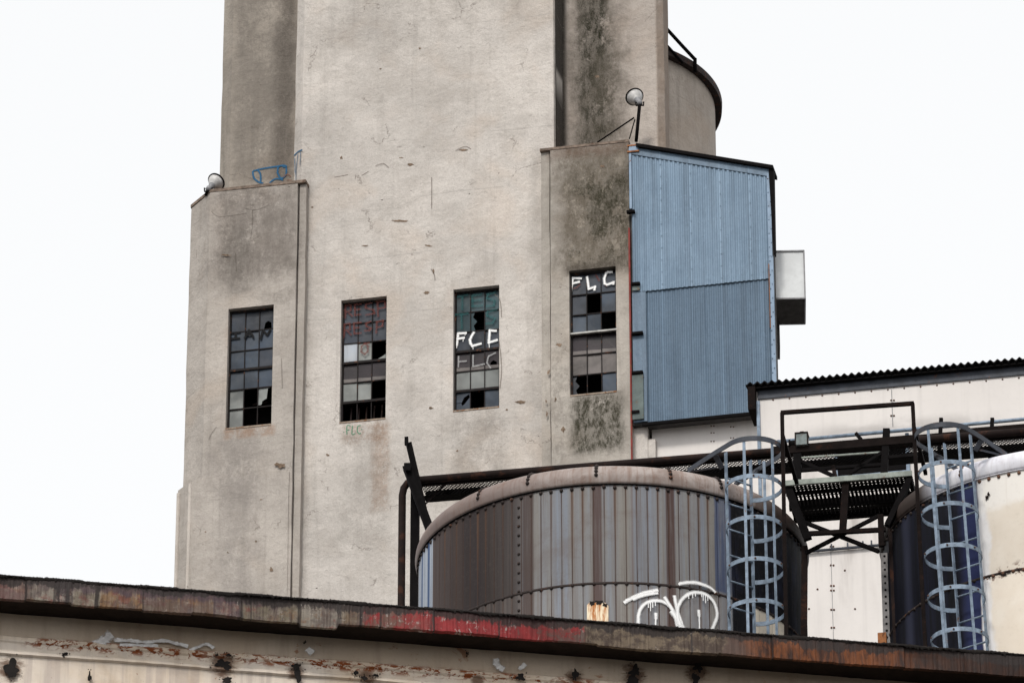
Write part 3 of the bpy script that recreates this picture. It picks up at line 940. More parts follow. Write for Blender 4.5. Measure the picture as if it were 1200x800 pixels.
def corrugated(mb, x0, x1, zb, zt, y, pitch=0.095, amp=0.011, lean=0.0):
    n = int((x1 - x0) / pitch * 8)
    vs = []
    for i in range(n + 1):
        x = x0 + (x1 - x0) * i / n
        yy = y + amp * math.sin(2 * math.pi * x / pitch)
        k = int((x - x0) / 0.62)
        yy -= 0.006 * (k % 2)
        vs.append((x, yy, zb(x) if callable(zb) else zb)); vs.append((x, yy + lean, zt(x) if callable(zt) else zt))
    mb.add(vs, [(2 * i, 2 * i + 2, 2 * i + 3, 2 * i + 1) for i in range(n)])
mb = MB(); corrugated(mb, sx0 + 0.04, sx1 + 0.03, szs, lambda x: ztop_at(x) - 0.05, YS)
for k in range(1, 5):
    for j in range(11):
        z = szs + 0.12 + j * 0.28
        if z < ztop_at(sx0 + 0.62 * k) - 0.2: mb.dome((sx0 + 0.04 + 0.62 * k, YS - 0.02, z), (0, -1, 0), 0.012)
mb.build('upper_sheets', SHEET_UP, shed, True)
mb = MB(); corrugated(mb, sx0 + 0.30, sx1 + 0.03, szb + 0.02, szs + 0.06, YS + 0.035)
mb.build('lower_sheets', SHEET_LO, shed, True)
mb = MB(); mb.box(sx0 + 0.03, sx0 + 0.31, YS + 0.0, YS + 0.05, szb + 0.04, szs - 0.01)
mb.build('side_strip', SHEET_LO, shed)
# body behind the sheets
mb = MB()
y0, y1 = YS + 0.06, 0.02
mb.poly([(sx0, y0, szb), (sxr - 0.04, y0, szb), (sxr - 0.04, y0, szr - 0.06), (sx0, y0, szl - 0.06)])
mb.poly([(sx0, y1, szb), (sx0, y1, szl - 0.06), (sxr - 0.04, y1, szr - 0.06), (sxr - 0.04, y1, szb)])
mb.quad((sx0, y0, szb), (sx0, y1, szb), (sxr - 0.04, y1, szb), (sxr - 0.04, y0, szb))
mb.quad((sxr - 0.04, y0, szb), (sxr - 0.04, y1, szb), (sxr - 0.04, y1, szr - 0.06), (sxr - 0.04, y0, szr - 0.06))
mb.build('body', HOODDK, shed)
# roof deck, dark from below
mb = MB()
sl = (szr - szl) / (sxr - sx0)
def slab(x0, x1, ya, yb, za, th):
    v = []
    for x in (x0, x1):
        zc = ztop_at(x) + za
        v += [(x, ya, zc), (x, yb, zc), (x, yb, zc + th), (x, ya, zc + th)]
    mb.add(v, [(0, 1, 2, 3), (7, 6, 5, 4), (0, 4, 5, 1), (1, 5, 6, 2), (2, 6, 7, 3), (3, 7, 4, 0)])
slab(sx0 + 0.16, sxr + 0.035, YS - 0.10, 0.10, 0.0, 0.075)
mb.build('roof', BLACK, shed)
mb = MB(); slab(sx0 + 0.03, sxr - 0.05, YS - 0.025, YS - 0.012, -0.17, 0.168)
mb.build('eave_flashing', SHEET_LO, shed)
mb = MB()
zcut = tz(908, 298, YS)
mb.add([(sxr - 0.005, YS - 0.05, zcut), (sxr + 0.02, YS - 0.05, zcut), (sxr + 0.035, YS - 0.05, szr), (sxr - 0.07, YS - 0.05, szr),
        (sxr - 0.005, YS + 0.12, zcut), (sxr + 0.02, YS + 0.12, zcut), (sxr + 0.035, YS + 0.12, szr), (sxr - 0.07, YS + 0.12, szr)],
       [(0, 1, 2, 3), (7, 6, 5, 4), (0, 4, 5, 1), (1, 5, 6, 2), (3, 7, 4, 0)])
mb.build('rake_board', BLACK, shed)
mb = MB()
mb.box(sx1 + 0.02, sxr - 0.035, YS - 0.035, YS + 0.06, szs + 0.5, szr - 0.08)
mb.box(sx1 + 0.03, sxr - 0.025, YS - 0.03, YS + 0.055, szb, szs + 0.495)
z = szb + 0.2
while z < szr - 0.2:
    mb.dome((sx1 + 0.04, YS - 0.036, z), (0, -1, 0), 0.016, 0.012); mb.dome((sxr - 0.05, YS - 0.036, z + 0.1), (0, -1, 0), 0.014, 0.012)
    z += 0.32
mb.build('corner_trim', TRIM, shed)
mb = MB()
rz0, rz1 = tz(904, 385, YS), tz(904, 310, YS)
mb.box(sx1 + 0.012, sx1 + 0.024, YS - 0.045, YS, rz0, rz1)
mb.build('rusted_edge', RUSTORANGE, shed)
mb = MB(); mb.box(sx0 + 0.2, sxr - 0.06, YS - 0.005, YS + 0.05, szb - 0.05, szb + 0.012)
mb.build('bottom_angle', BLACK, shed)
mb = MB(); mb.box(sx0 + 0.0, sx0 + 0.05, YS - 0.03, YS + 0.05, tz(741, 245, YS), szl - 0.03)
mb.build('edge_strip', TRIM, shed)
mb = MB(); mb.box(sx0 + 0.01, sx0 + 0.2, YS - 0.045, YS + 0.05, tz(744, 178, YS), tz(744, 170, YS))
mb.build('corner_flashing', TRIM, shed)
for py_ in (171.5, 178.5):
    mb = MB(); mb.box(sx0 - 0.03, sx0 + 0.22, YS - 0.055, YS - 0.0, tz(742, py_ + 0.9, YS), tz(742, py_ - 0.7, YS)); mb.build('rusty_strap', RUSTORANGE, shed)
for (bx0, bx1, by) in ((735, 744.5, 249), (740.5, 750.5, 334), (741, 754, 392), (741, 754, 438), (741, 750, 484)):
    mb = MB(); mb.box(tx(bx0, by, YS), tx(bx1, by, YS), YS - 0.09, YS - 0.0, tz(745, by + 1.3, YS), tz(745, by - 1.3, YS))
    mb.build('bracket', BLACK, shed)
mb = MB(); mb.box(tx(741.5, 465, YS), tx(754.5, 465, YS), YS - 0.05, YS - 0.005, tz(748, 492, YS), tz(748, 440, YS))
mb.build('rusty_flap', FLAP, shed)
mb = MB(); mb.box(tx(741.5, 335, YS), tx(750, 335, YS), YS - 0.04, YS + 0.03, tz(745, 341, YS), tz(745, 336, YS))
mb.build('rusty_flap', FLAP, shed)
# thin red conduit on the corner
mb = MB()
cx_ = tx(738.9, 400, YS - 0.02)
mb.tube([(cx_, YS - 0.03, 22), (cx_, YS - 0.03, tz(739, 268, YS))], 0.02, 8)
z = 24.0
o = mb.build('conduit', REDPAINT, None, True)
o.location = T.o; o.rotation_euler = (0, 0, T.a)
tag(o, 'thin red painted conduit running down the corner beside the blue shed', 'conduit')

# ---- white hood behind the shed's corner
_p = T.at(905, 330, YS)
V = Frame(927, 330, (T.o + T.ex * _p.x + T.ey * _p.y).y + 0.50, 1.0)
hx0, hx1 = V.at(897, 330).x, V.at(943, 330).x
hz1, hz0 = V.at(927, 294.5).z, V.at(927, 350).z
hood = empty('vent_hood', V.o, V.a)
tag(hood, 'boxy white sheet metal vent hood with a dark sloping underside, jutting beyond the blue shed', 'vent hood')
dp = 0.95
hzb = V.at(927, 379.5, dp).z
mb = MB()
mb.quad((hx0, 0, hz0), (hx1, 0, hz0), (hx1, 0, hz1), (hx0, 0, hz1))
mb.quad((hx0, 0, hz1), (hx1, 0, hz1), (hx1, dp, hz1 + 0.05), (hx0, dp, hz1 + 0.05))
mb.poly([(hx1, 0, hz0), (hx1, dp, hzb), (hx1, dp, hz1 + 0.05), (hx1, 0, hz1)])
mb.poly([(hx0, 0, hz0), (hx0, 0, hz1), (hx0, dp, hz1 + 0.05), (hx0, dp, hzb)])
mb.quad((hx0, dp, hzb), (hx0, dp, hz1 + 0.05), (hx1, dp, hz1 + 0.05), (hx1, dp, hzb))
mb.build('casing', WHITEBOX, hood)
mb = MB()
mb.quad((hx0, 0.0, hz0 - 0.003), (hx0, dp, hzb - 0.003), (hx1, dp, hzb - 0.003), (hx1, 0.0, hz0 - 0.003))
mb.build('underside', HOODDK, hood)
mb = MB()
for (p, q) in (((hx0, -0.01, hz0), (hx1 + 0.01, -0.01, hz0)), ((hx1, -0.01, hz0), (hx1, -0.01, hz1)), ((hx0, -0.01, hz1), (hx1 + 0.01, -0.01, hz1)), ((hx1, 0, hz0), (hx1, dp, hzb)), ((hx0, dp, hzb), (hx1, dp, hzb))):
    mb.bar(p, q, 0.03)
mb.build('edge_frame', LAMPGREY, hood)
mb = MB(); mb.box(hx0 - 0.1, V.at(914, 400, dp).x, dp - 0.1, dp + 0.5, V.at(912, 408, dp).z, hz1)
mb.build('back_duct', HOODDK, hood)

# ================================================================== round silo behind
so = atY(678, 128, 116.0)
zc_silo = (so - CAM).dot(FWD)
pm_ = F_PX / zc_silo
SR = 168.0 / pm_
silo = empty('concrete_silo', (so.x, so.y, 0))
tag(silo, 'round concrete silo with a dark overhanging rim rising behind the tower', 'silo')
C_SILO = concrete('render_silo', (0.45, 0.395, 0.345), 0.2, 17.0, (), 0.3)
mb = MB(); mb.lathe([(SR - 8 / pm_, 0), (SR - 8 / pm_, so.z - 0.1)], 128)
mb.build('wall', C_SILO, silo, True)
RIMM = plain('silo_rim', (0.035, 0.026, 0.024), 0.8, 0.2, rust=0.3)
mb = MB(); mb.lathe([(SR - 0.25, so.z - 0.10), (SR, so.z - 0.10), (SR + 0.01, so.z + 0.07), (SR - 0.1, so.z + 0.09), (0.01, so.z + 0.3)], 128)
mb.build('roof_rim', RIMM, silo)
mb = MB()
def silo_pt(px, py):
    """a point above the rim line, on the near half of the roof edge"""
    d = ray(px, py); c = Vector((so.x, so.y, 0))
    a = d.x ** 2 + d.y ** 2; e = CAM - c
    b = 2 * (e.x * d.x + e.y * d.y); k = e.x ** 2 + e.y ** 2 - (SR + 0.03) ** 2
    t = (-b - math.sqrt(b * b - 4 * a * k)) / (2 * a)
    return e + d * t + Vector((0, 0, 0))
pts = [silo_pt(x, y) for x, y in ((770, 22), (784, 37), (800, 54.5), (814.5, 70))]
low = [silo_pt(x, y) for x, y in ((770, 43), (784, 56), (800, 74))]
mb.tube(pts, 0.045, 6); mb.tube(low, 0.035, 6)
mb.tube([pts[-1] + Vector((0, 0, 0.03)), silo_pt(814.5, 84)], 0.045, 6)
mb.build('guard_rail', BLACK, silo, True)

# ================================================================== floodlights
def floodlight(base, head, aim, label, braces=(), pole=True, parent_angle=0.0):
    base, head = Vector(base), Vector(head)
    f = empty('floodlight', base)
    tag(f, label, 'floodlight', 'floodlights on the wing roofs')
    h = head - base
    aim = Vector(aim).normalized()
    M = Matrix.Translation(h) @ aim.to_track_quat('Z', 'Y').to_matrix().to_4x4() @ Matrix.Scale(0.88, 4)
    mb = MB(); mb.lathe([(0.055, -0.05), (0.09, 0.0), (0.13, 0.05), (0.18, 0.12), (0.205, 0.19), (0.198, 0.188), (0.17, 0.12), (0.11, 0.05), (0.05, 0.0)], 32, 0, M)
    mb.build('reflector', LAMPWHITE, f, True)
    mb = MB()
    mb.tube([M @ Vector((0.209 * math.cos(a), 0.209 * math.sin(a), 0.19)) for a in [2 * math.pi * k / 32 for k in range(32)]], 0.017, 6, closed=True)
    mb.build('rim_band', BLACK, f, True)
    mb = MB(); mb.lathe([(0.001, -0.25), (0.055, -0.24), (0.07, -0.17), (0.06, -0.07), (0.085, -0.03), (0.085, 0.0), (0.001, 0.01)], 20, 0, M)
    mb.build('lamp_holder', LAMPGREY, f, True)
    mb = MB()
    neck = M @ Vector((0, 0, -0.2))
    mb.tube([neck + Vector((0.0, 0.02, 0.02)), neck * 0.88, neck * 0.6, Vector((0, 0, 0))], 0.036, 8)
    mb.tube([neck + Vector((-0.08, 0, 0.02)), neck + Vector((-0.08, 0, -0.06)), neck + Vector((0.08, 0, -0.06)), neck + Vector((0.08, 0, 0.02))], 0.02, 6)
    mb.build('pole' if pole else 'bracket', BLACK, f, True)
    if braces:
        mb = MB()
        for p, q, r in braces: mb.tube([Vector(p) - base, Vector(q) - base], r, 6)
        mb.build('brace', BLACK, f, True)
    return f
def TW(px, py, y):
    p = T.at(px, py, y)
    return T.o + T.ex * p.x + T.ey * p.y + Vector((0, 0, p.z))
b1 = TW(240.5, 231, YW + 0.12); b1.z = zwl + 0.02
floodlight(TW(241, 229, YW + 0.1), TW(249, 217, YW + 0.1), (0.42, 0.50, 0.76), 'white floodlight at the outer corner of the left wing roof', pole=False)
floodlight(TW(745.5, 166, YW + 0.15), TW(746.5, 117, YW + 0.15), (-0.34, 0.55, 0.76), 'white floodlight on a black pole above the blue shed corner',
           ((TW(743, 138, YW + 0.15), TW(700, 167, YW + 0.45), 0.018), (TW(744, 140, YW + 0.15), TW(737.5, 163, YW + 0.2), 0.014)))

# ================================================================== white warehouse at right
A_W = solve_angle((888, 452.5), (1195, 424), (1040, 440), 84)
W = Frame(1040, 440, 84, A_W)
print('warehouse angle', A_W)
wh = empty('white_warehouse', W.o, W.a)
tag(wh, 'white panelled warehouse with a corrugated dark eave behind the storage tanks', 'warehouse')


def panelmat(name, base):
    m = Mat(name)
    X, Y, Z = m.sep(m.co())
    a = m.noise(0.6, 4, 0.6, 0.3)
    st = m.noise(1.0, 4, 0.6, 0.1, m.map(m.co(), (5, 1, 0.25)))
    f = m.noise(12, 4, 0.7)
    c = m.mix(m.mr(a, 0.3, 0.7), tuple(x * 0.93 for x in base), base)
    c = m.mix(m.mul(m.mr(st, 0.48, 0.75), 0.4), c, tuple(x * 0.72 for x in base))
    c = m.mix(m.mul(m.mr(f, 0.5, 0.75), 0.2), c, tuple(x * 0.75 for x in base))
    za, zb = W.at(1000, 507).z, W.at(1000, 490).z
    n = m.noise(1.0, 5, 0.6, 0.4, m.map(m.co(), (0.9, 1, 2)))
    soot = m.mul(0.6, m.math('SUBTRACT', 1, m.mr(Z, za, zb)), m.mr(Z, za - 0.15, za - 0.02), m.mr(n, 0.3, 0.6), m.band(X, W.at(955, 500).x, W.at(1150, 480).x, 0.6))
    c = m.mix(m.mul(soot, 0.8), c, (0.16, 0.145, 0.135))
    za, zb = W.at(980, 660).z, W.at(980, 600).z
    n2 = m.noise(1.2, 4, 0.6, 0.3, m.map(m.co(), (1.6, 1, 0.35), (9, 0, 0)))
    s2 = m.mul(m.mr(Z, za - 1.5, zb), m.mr(n2, 0.45, 0.72), m.math('SUBTRACT', 1, m.mr(Z, zb + 0.5, zb + 1.0)))
    c = m.mix(m.mul(s2, 0.7), c, (0.22, 0.19, 0.17))
    return m.fin(c, 0.7, 0.25, normal=m.bump(a, 0.1, 0.03))
PANEL = panelmat('white_panel', (0.68, 0.645, 0.62))
wx0, wx1 = W.at(887.5, 500).x, W.at(1420, 430).x
wzt = W.at(1040, 444.5).z
mb = MB()
mb.box(wx0, wx1, 0, 9, 0, wzt)
mb.build('wall', PANEL, wh)
mb = MB(); mb.box(wx0 + 0.02, wx1, -0.03, -0.003, wzt - 0.16, wzt - 0.002)
mb.build('eave_flashing', GALVDK, wh)
mb = MB()
n = int((wx1 - wx0 + 0.3) / 0.125 * 8)
vs = []
for i in range(n + 1):
    x = wx0 - 0.16 + (wx1 - wx0 + 0.3) * i / n
    dz = 0.024 * math.sin(2 * math.pi * x / 0.125)
    for (y, z, t) in ((-0.17, 0, 0), (-0.17, 0, 0.03), (4.5, 0.7, 0.03), (4.5, 0.7, 0)):
        vs.append((x, y, wzt + 0.055 + z + t + dz))
mb.add(vs, [(4 * i + a, 4 * i + 4 + a, 4 * i + 4 + (a + 1) % 4, 4 * i + (a + 1) % 4) for i in range(n) for a in range(4)])
mb.build('corrugated_roof', BLACK, wh, False)
mb = MB(); mb.box(wx0 - 0.12, wx1, -0.13, -0.035, wzt - 0.0, wzt + 0.022)
mb.build('soffit', BLACK, wh)
mb = MB(); mb.box(wx0 - 0.13, wx0 - 0.002, -0.16, 0.5, W.at(882, 484).z, wzt + 0.03)
mb.build('rake_end', RUSTSTEEL, wh)
mb = MB(); mb.box(wx0 - 0.0, wx0 + 0.055, -0.045, -0.003, W.at(889, 600).z, wzt - 0.2)
mb.build('corner_post', GALV, wh)
# bolts and seam
BOLT = plain('rusty_bolt', (0.10, 0.055, 0.04), 0.8, rust=0.4)
mb = MB()
for i in range(16):
    px = 906 + i * 19.2
    mb.dome(W.at(px, 468.5 - i * 1.72), (0, -1, 0), 0.018, 0.018)
def pair(px, py, d=3.2):
    for s in (-1, 1): mb.dome(W.at(px + s * d / 2, py), (0, -1, 0), 0.021, 0.018)
for py in (453, 469, 487): pair(1046, py)
for py in (640, 662, 686, 714, 687.5 + 4, 735): pair(975 + (py - 640) * 0.01, py)
for (px, py) in ((948, 713), (1002, 713), (958, 690), (990, 668), (1022, 640), (1011, 640)): mb.dome(W.at(px, py), (0, -1, 0), 0.02, 0.018)
mb.build('bolts', BOLT, wh)
mb = MB()
mb.box(W.at(1045.3, 470).x - 0.006, W.at(1045.3, 470).x + 0.006, -0.006, -0.002, W.at(1045, 500).z, wzt - 0.2)
mb.box(W.at(975, 690).x - 0.004, W.at(975, 690).x + 0.004, -0.006, -0.002, 10, W.at(975, 640).z)
mb.build('panel_seam', LAMPGREY, wh)
# girts, pipes and the dark opening seen over the catwalk
mb = MB()
zp = W.at(1000, 513).z
mb.tube([(W.at(912, 521).x, -0.12, zp), (wx1, -0.12, zp)], 0.032, 10)
mb.build('wall_pipe', GALV, wh, True)
mb = MB()
zo = W.at(1000, 518).z
mb.box(W.at(985, 515).x, wx1, -0.10, -0.02, zo - 0.16, zo - 0.02)
mb.build('dark_girt', RUSTSTEEL, wh)
ox0, ox1 = W.at(978, 530).x, W.at(1066, 530).x
oz1, oz0 = W.at(1020, 519).z, W.at(1020, 556).z
mb = MB(); mb.box(ox0 + 0.05, ox1 - 0.05, -0.02, 0.02, oz0, oz1)
op = mb.build('window', [BLACK], wh)
mb = MB()
for (a, b, c, d) in ((ox1 - 0.06, ox1, oz0 - 0.05, oz1 + 0.1), (ox0, ox0 + 0.05, oz0, oz1), (ox0 + 0.05, ox1 - 0.06, oz1 - 0.02, oz1 + 0.04), (ox0 + 0.05, ox1 - 0.06, oz0 - 0.05, oz0), (ox0 + 0.05, ox1 - 0.06, (oz0 + oz1) / 2 - 0.03, (oz0 + oz1) / 2 + 0.03)):
    mb.box(a, b, -0.06, 0.025, c, d)
mb.build('frame', GALV, op)
mb = MB()
zl_ = W.at(985, 644).z
mb.tube([(W.at(940, 648).x, -0.05, zl_), (W.at(1034, 640).x, -0.05, zl_)], 0.025, 6)
for px in (958, 975, 994, 1012, 1022): mb.bar((W.at(px, 645).x, -0.05, zl_ + 0.02), (W.at(px, 645).x, -0.05, zl_ + 0.10), 0.025)
mb.build('wall_rail', GALVDK, wh)

# low annex wall under the blue shed
ann = empty('annex', T.o, T.a)
tag(ann, 'low white panelled annex wall tucked under the blue shed', 'annex')
mb = MB(); mb.box(tx(764, 510, 0.05), tx(925, 500, 0.05), 0.05, 3.5, 0, szb + 0.6)
mb.build('wall', PANEL, ann)
mb = MB()
for px, py in ((835, 499), (835, 507), (835, 517), (858, 513), (858, 500)):
    for s in (-1, 1): mb.dome(T.at(px + s * 1.6, py, 0.05), (0, -1, 0), 0.017, 0.016)
mb.build('bolts', BOLT, ann)

# ================================================================== storage tanks
T1 = atY(717, 600, 63.0)
ZC1 = (T1 - CAM).dot(FWD)
PM1 = F_PX / ZC1
TR = 225.5 / PM1
print('tank radius', TR, 'px/m', PM1)
T1c = Vector((T1.x, T1.y, 0))
def cyl_hit(c, r, px, py, far=False):
    d = ray(px, py)
    e = CAM - c
    a = d.x ** 2 + d.y ** 2
    b = 2 * (e.x * d.x + e.y * d.y); k = e.x ** 2 + e.y ** 2 - r * r
    q = max(0.0, b * b - 4 * a * k)
    t = (-b - math.sqrt(q)) / (2 * a)
    return e + d * t


z_seam = cyl_hit(T1c, TR, 747, 566.5).z + CAM.z * 0 + 0.02
z_ring = cyl_hit(T1c, TR, 729, 682.5).z
z_lip = cyl_hit(T1c, TR - 0.12, 728, 545.5).z
def _dz(Y):
    p = atY(1258, 575, Y)
    return cyl_hit(Vector((p.x, p.y, 0)), TR, 1152, 557).z - z_seam
T2 = atY(1258, 575, bisect(_dz, T1c.y - 4, T1c.y + 3))
T2c = Vector((T2.x, T2.y, 0))
print('tank 2 offset', T2c - T1c, 'z', z_seam, z_ring, z_lip)


def ang1(px, py=640):
    p = cyl_hit(T1c, TR, px, py)
    return math.degrees(math.atan2(p.x, -p.y))


def ang2(px, py=640):
    p = cyl_hit(T2c, TR, px, py)
    return math.degrees(math.atan2(p.x, -p.y))


def tank1_mat():
    m = Mat('weathered_tank_shell')
    X, Y, Z = m.sep(m.co())
    ang = m.math('MULTIPLY', m.math('ARCTAN2', X, m.math('MULTIPLY', Y, -1)), 57.29578)
    u = m.math('DIVIDE', ang, 3.1)
    idx = m.math('FLOOR', u)
    fr = m.math('SUBTRACT', u, idx)
    d = m.math('MINIMUM', fr, m.math('SUBTRACT', 1, fr))
    rv = m.white(idx)
    below = m.math('LESS_THAN', Z, z_ring)
    rv2 = m.white(m.math('ADD', idx, m.mul(below, 57.3)))
    cc = m.comb(m.mul(ang, 0.33), 0.0, m.mul(Z, 0.28))
    st = m.noise(2.2, 6, 0.65, 0.15, cc)
    st2 = m.noise(5.5, 5, 0.7, 0.1, m.comb(m.mul(ang, 0.33), 3.0, m.mul(Z, 0.12)))
    sm_ = m.noise(1.0, 3, 0.6, 0.0, m.comb(m.mul(ang, 0.13), 7.0, m.mul(Z, 0.10)))
    sm2 = m.noise(1.0, 5, 0.7, 0.0, m.comb(m.mul(ang, 0.42), 2.0, m.mul(Z, 0.13)))
    c = m.mix(m.mr(sm_, 0.36, 0.64), (0.205, 0.195, 0.180), (0.18, 0.195, 0.225))
    c = m.mix(m.mul(m.mr(sm2, 0.52, 0.70), 0.65), c, (0.20, 0.235, 0.295))
    c = m.mix(m.mul(m.mr(sm2, 0.48, 0.30), 0.7), c, (0.13, 0.110, 0.098))
    c = m.mix(m.mul(m.mr(st, 0.45, 0.68), 0.5), c, (0.15, 0.132, 0.12))
    c = m.mix(m.mul(m.mr(st2, 0.52, 0.72), 0.55), c, (0.095, 0.068, 0.058))
    blot = m.noise(1.4, 6, 0.7, 0.3)
    c = m.mix(m.mul(m.mr(blot, 0.5, 0.66), 0.4), c, (0.13, 0.10, 0.088))
    # brown left third of the shell
    lr = m.node('ShaderNodeValToRGB')
    p0, p1 = ang1(507.5), ang1(640)
    m.set(lr.inputs[0], m.mr(m.math('ADD', ang, m.mul(m.math('SUBTRACT', st, 0.5), 5.0)), p0, p1, smooth=False))
    stops = [(507.5, (.085, .062, .057)), (528, (.050, .036, .033)), (545, (.026, .018, .017)), (566, (.026, .018, .017)), (592, (.050, .040, .037)), (616, (.075, .062, .058))]
    for k, (px, colr) in enumerate(stops):
        f = (ang1(px) - p0) / (p1 - p0)
        e = lr.color_ramp.elements[k] if k < 2 else lr.color_ramp.elements.new(f)
        e.position = f; e.color = (*colr, 1)
    left = m.mul(m.math('SUBTRACT', 1, m.mr(m.math('ADD', ang, m.mul(m.math('SUBTRACT', st2, 0.5), 4.0)), ang1(600), ang1(634))), m.mr(ang, ang1(507.5) - 0.5, ang1(507.5), smooth=False))
    c = m.mix(m.mul(left, 0.95), c, m.mix(m.mr(st2, 0.35, 0.7), lr.outputs[0], m.mix(0.45, lr.outputs[0], (0.012, 0.008, 0.008))))
    low = m.mul(below, m.mr(st, 0.4, 0.6), 0.35)
    c = m.mix(low, c, (0.14, 0.12, 0.11))
    # strap plates
    for a0, w, col, amt in ((ang1(700), 1.35, (0.072, 0.046, 0.043), 0.92), (ang1(786), 1.35, (0.062, 0.036, 0.032), 0.96), (ang1(619), 1.7, (0.060, 0.042, 0.038), 0.85), (ang1(536), 2.2, (0.05, 0.035, 0.03), 0.6), (8.0, .25, (0.12, 0.075, 0.055), 0.6), (28, .5, (0.12, 0.08, 0.06), 0.5)):
        b = m.band(ang, a0 - w, a0 + w, 0.35)
        c = m.mix(m.mul(b, m.mr(st2, 0.2, 0.5), amt), c, col)
    # rusting seams with run-downs from the bolts above
    ln = m.mr(d, 0.085, 0.02)
    fade = m.mr(m.noise(1.0, 3, 0.5, 0, m.comb(m.mul(idx, 3.3), 0.0, m.mul(Z, 0.9))), 0.2, 0.55)
    c = m.mix(m.mul(ln, fade, 0.92), c, (0.050, 0.026, 0.018))
    wide = m.mul(m.mr(d, 0.24, 0.03), m.mr(m.white(m.math('ADD', m.math('FLOOR', m.math('ADD', u, 0.5)), 5.0)), 0.4, 0.9), m.mr(Z, z_seam - 1.3, z_seam - 0.05))
    c = m.mix(m.mul(wide, 0.6), c, (0.105, 0.055, 0.032))
    # pale strip at the far left with two blue lines
    pl = m.mul(m.math('SUBTRACT', 1, m.mr(ang, ang1(507.5) - 0.4, ang1(507.5), smooth=False)), m.mr(ang, -84, -80, smooth=False))
    c = m.mix(pl, c, m.mix(m.mr(st2, 0.35, 0.65), (0.42, 0.46, 0.52), (0.22, 0.25, 0.31)))
    for a0 in (ang1(502.5), ang1(495)):
        c = m.mix(m.band(ang, a0 - 0.9, a0 + 0.9, 0.4), c, (0.05, 0.09, 0.19))
    # blue strip, then the blue-black painted right side with one cream panel left
    nv = m.noise(1.5, 4, 0.6, 0.5, m.comb(m.mul(ang, 0.1), 0, m.mul(Z, 0.8)))
    na = m.math('ADD', ang, m.mul(m.math('SUBTRACT', nv, 0.5), 3.0))
    blue = m.mul(m.mr(ang, ang1(838) - 0.3, ang1(838), smooth=False), m.mr(Z, z_ring + 0.02, z_ring + 0.06, smooth=False))
    c = m.mix(m.mul(blue, m.mr(st, 0.25, 0.6), 0.8), c, (0.04, 0.062, 0.13))
    c = m.mix(m.mr(ang, ang1(856) , ang1(856) + 0.5, smooth=False), c, m.mix(m.mr(nv, 0.45, 0.75), (0.005, 0.005, 0.007), (0.014, 0.017, 0.036)))
    cr = m.mul(m.mr(ang, ang1(883, 715), ang1(883, 715) + 0.5), m.math('SUBTRACT', 1, m.mr(ang, ang1(920, 715), ang1(920, 715) + 0.5)), m.math('SUBTRACT', 1, m.mr(Z, z_ring - 0.05, z_ring)))
    c = m.mix(cr, c, (0.60, 0.54, 0.45))
    gr = m.noise(20.0, 4, 0.7)
    c = m.mix(m.mul(m.mr(gr, 0.5, 0.8), 0.25), c, (0.10, 0.08, 0.07))
    h = m.math('ADD', m.mul(ln, -1.0), m.mul(st2, 0.25))
    return m.fin(c, 0.7, 0.16, 0.0, normal=m.bump(h, 0.5, 0.012))


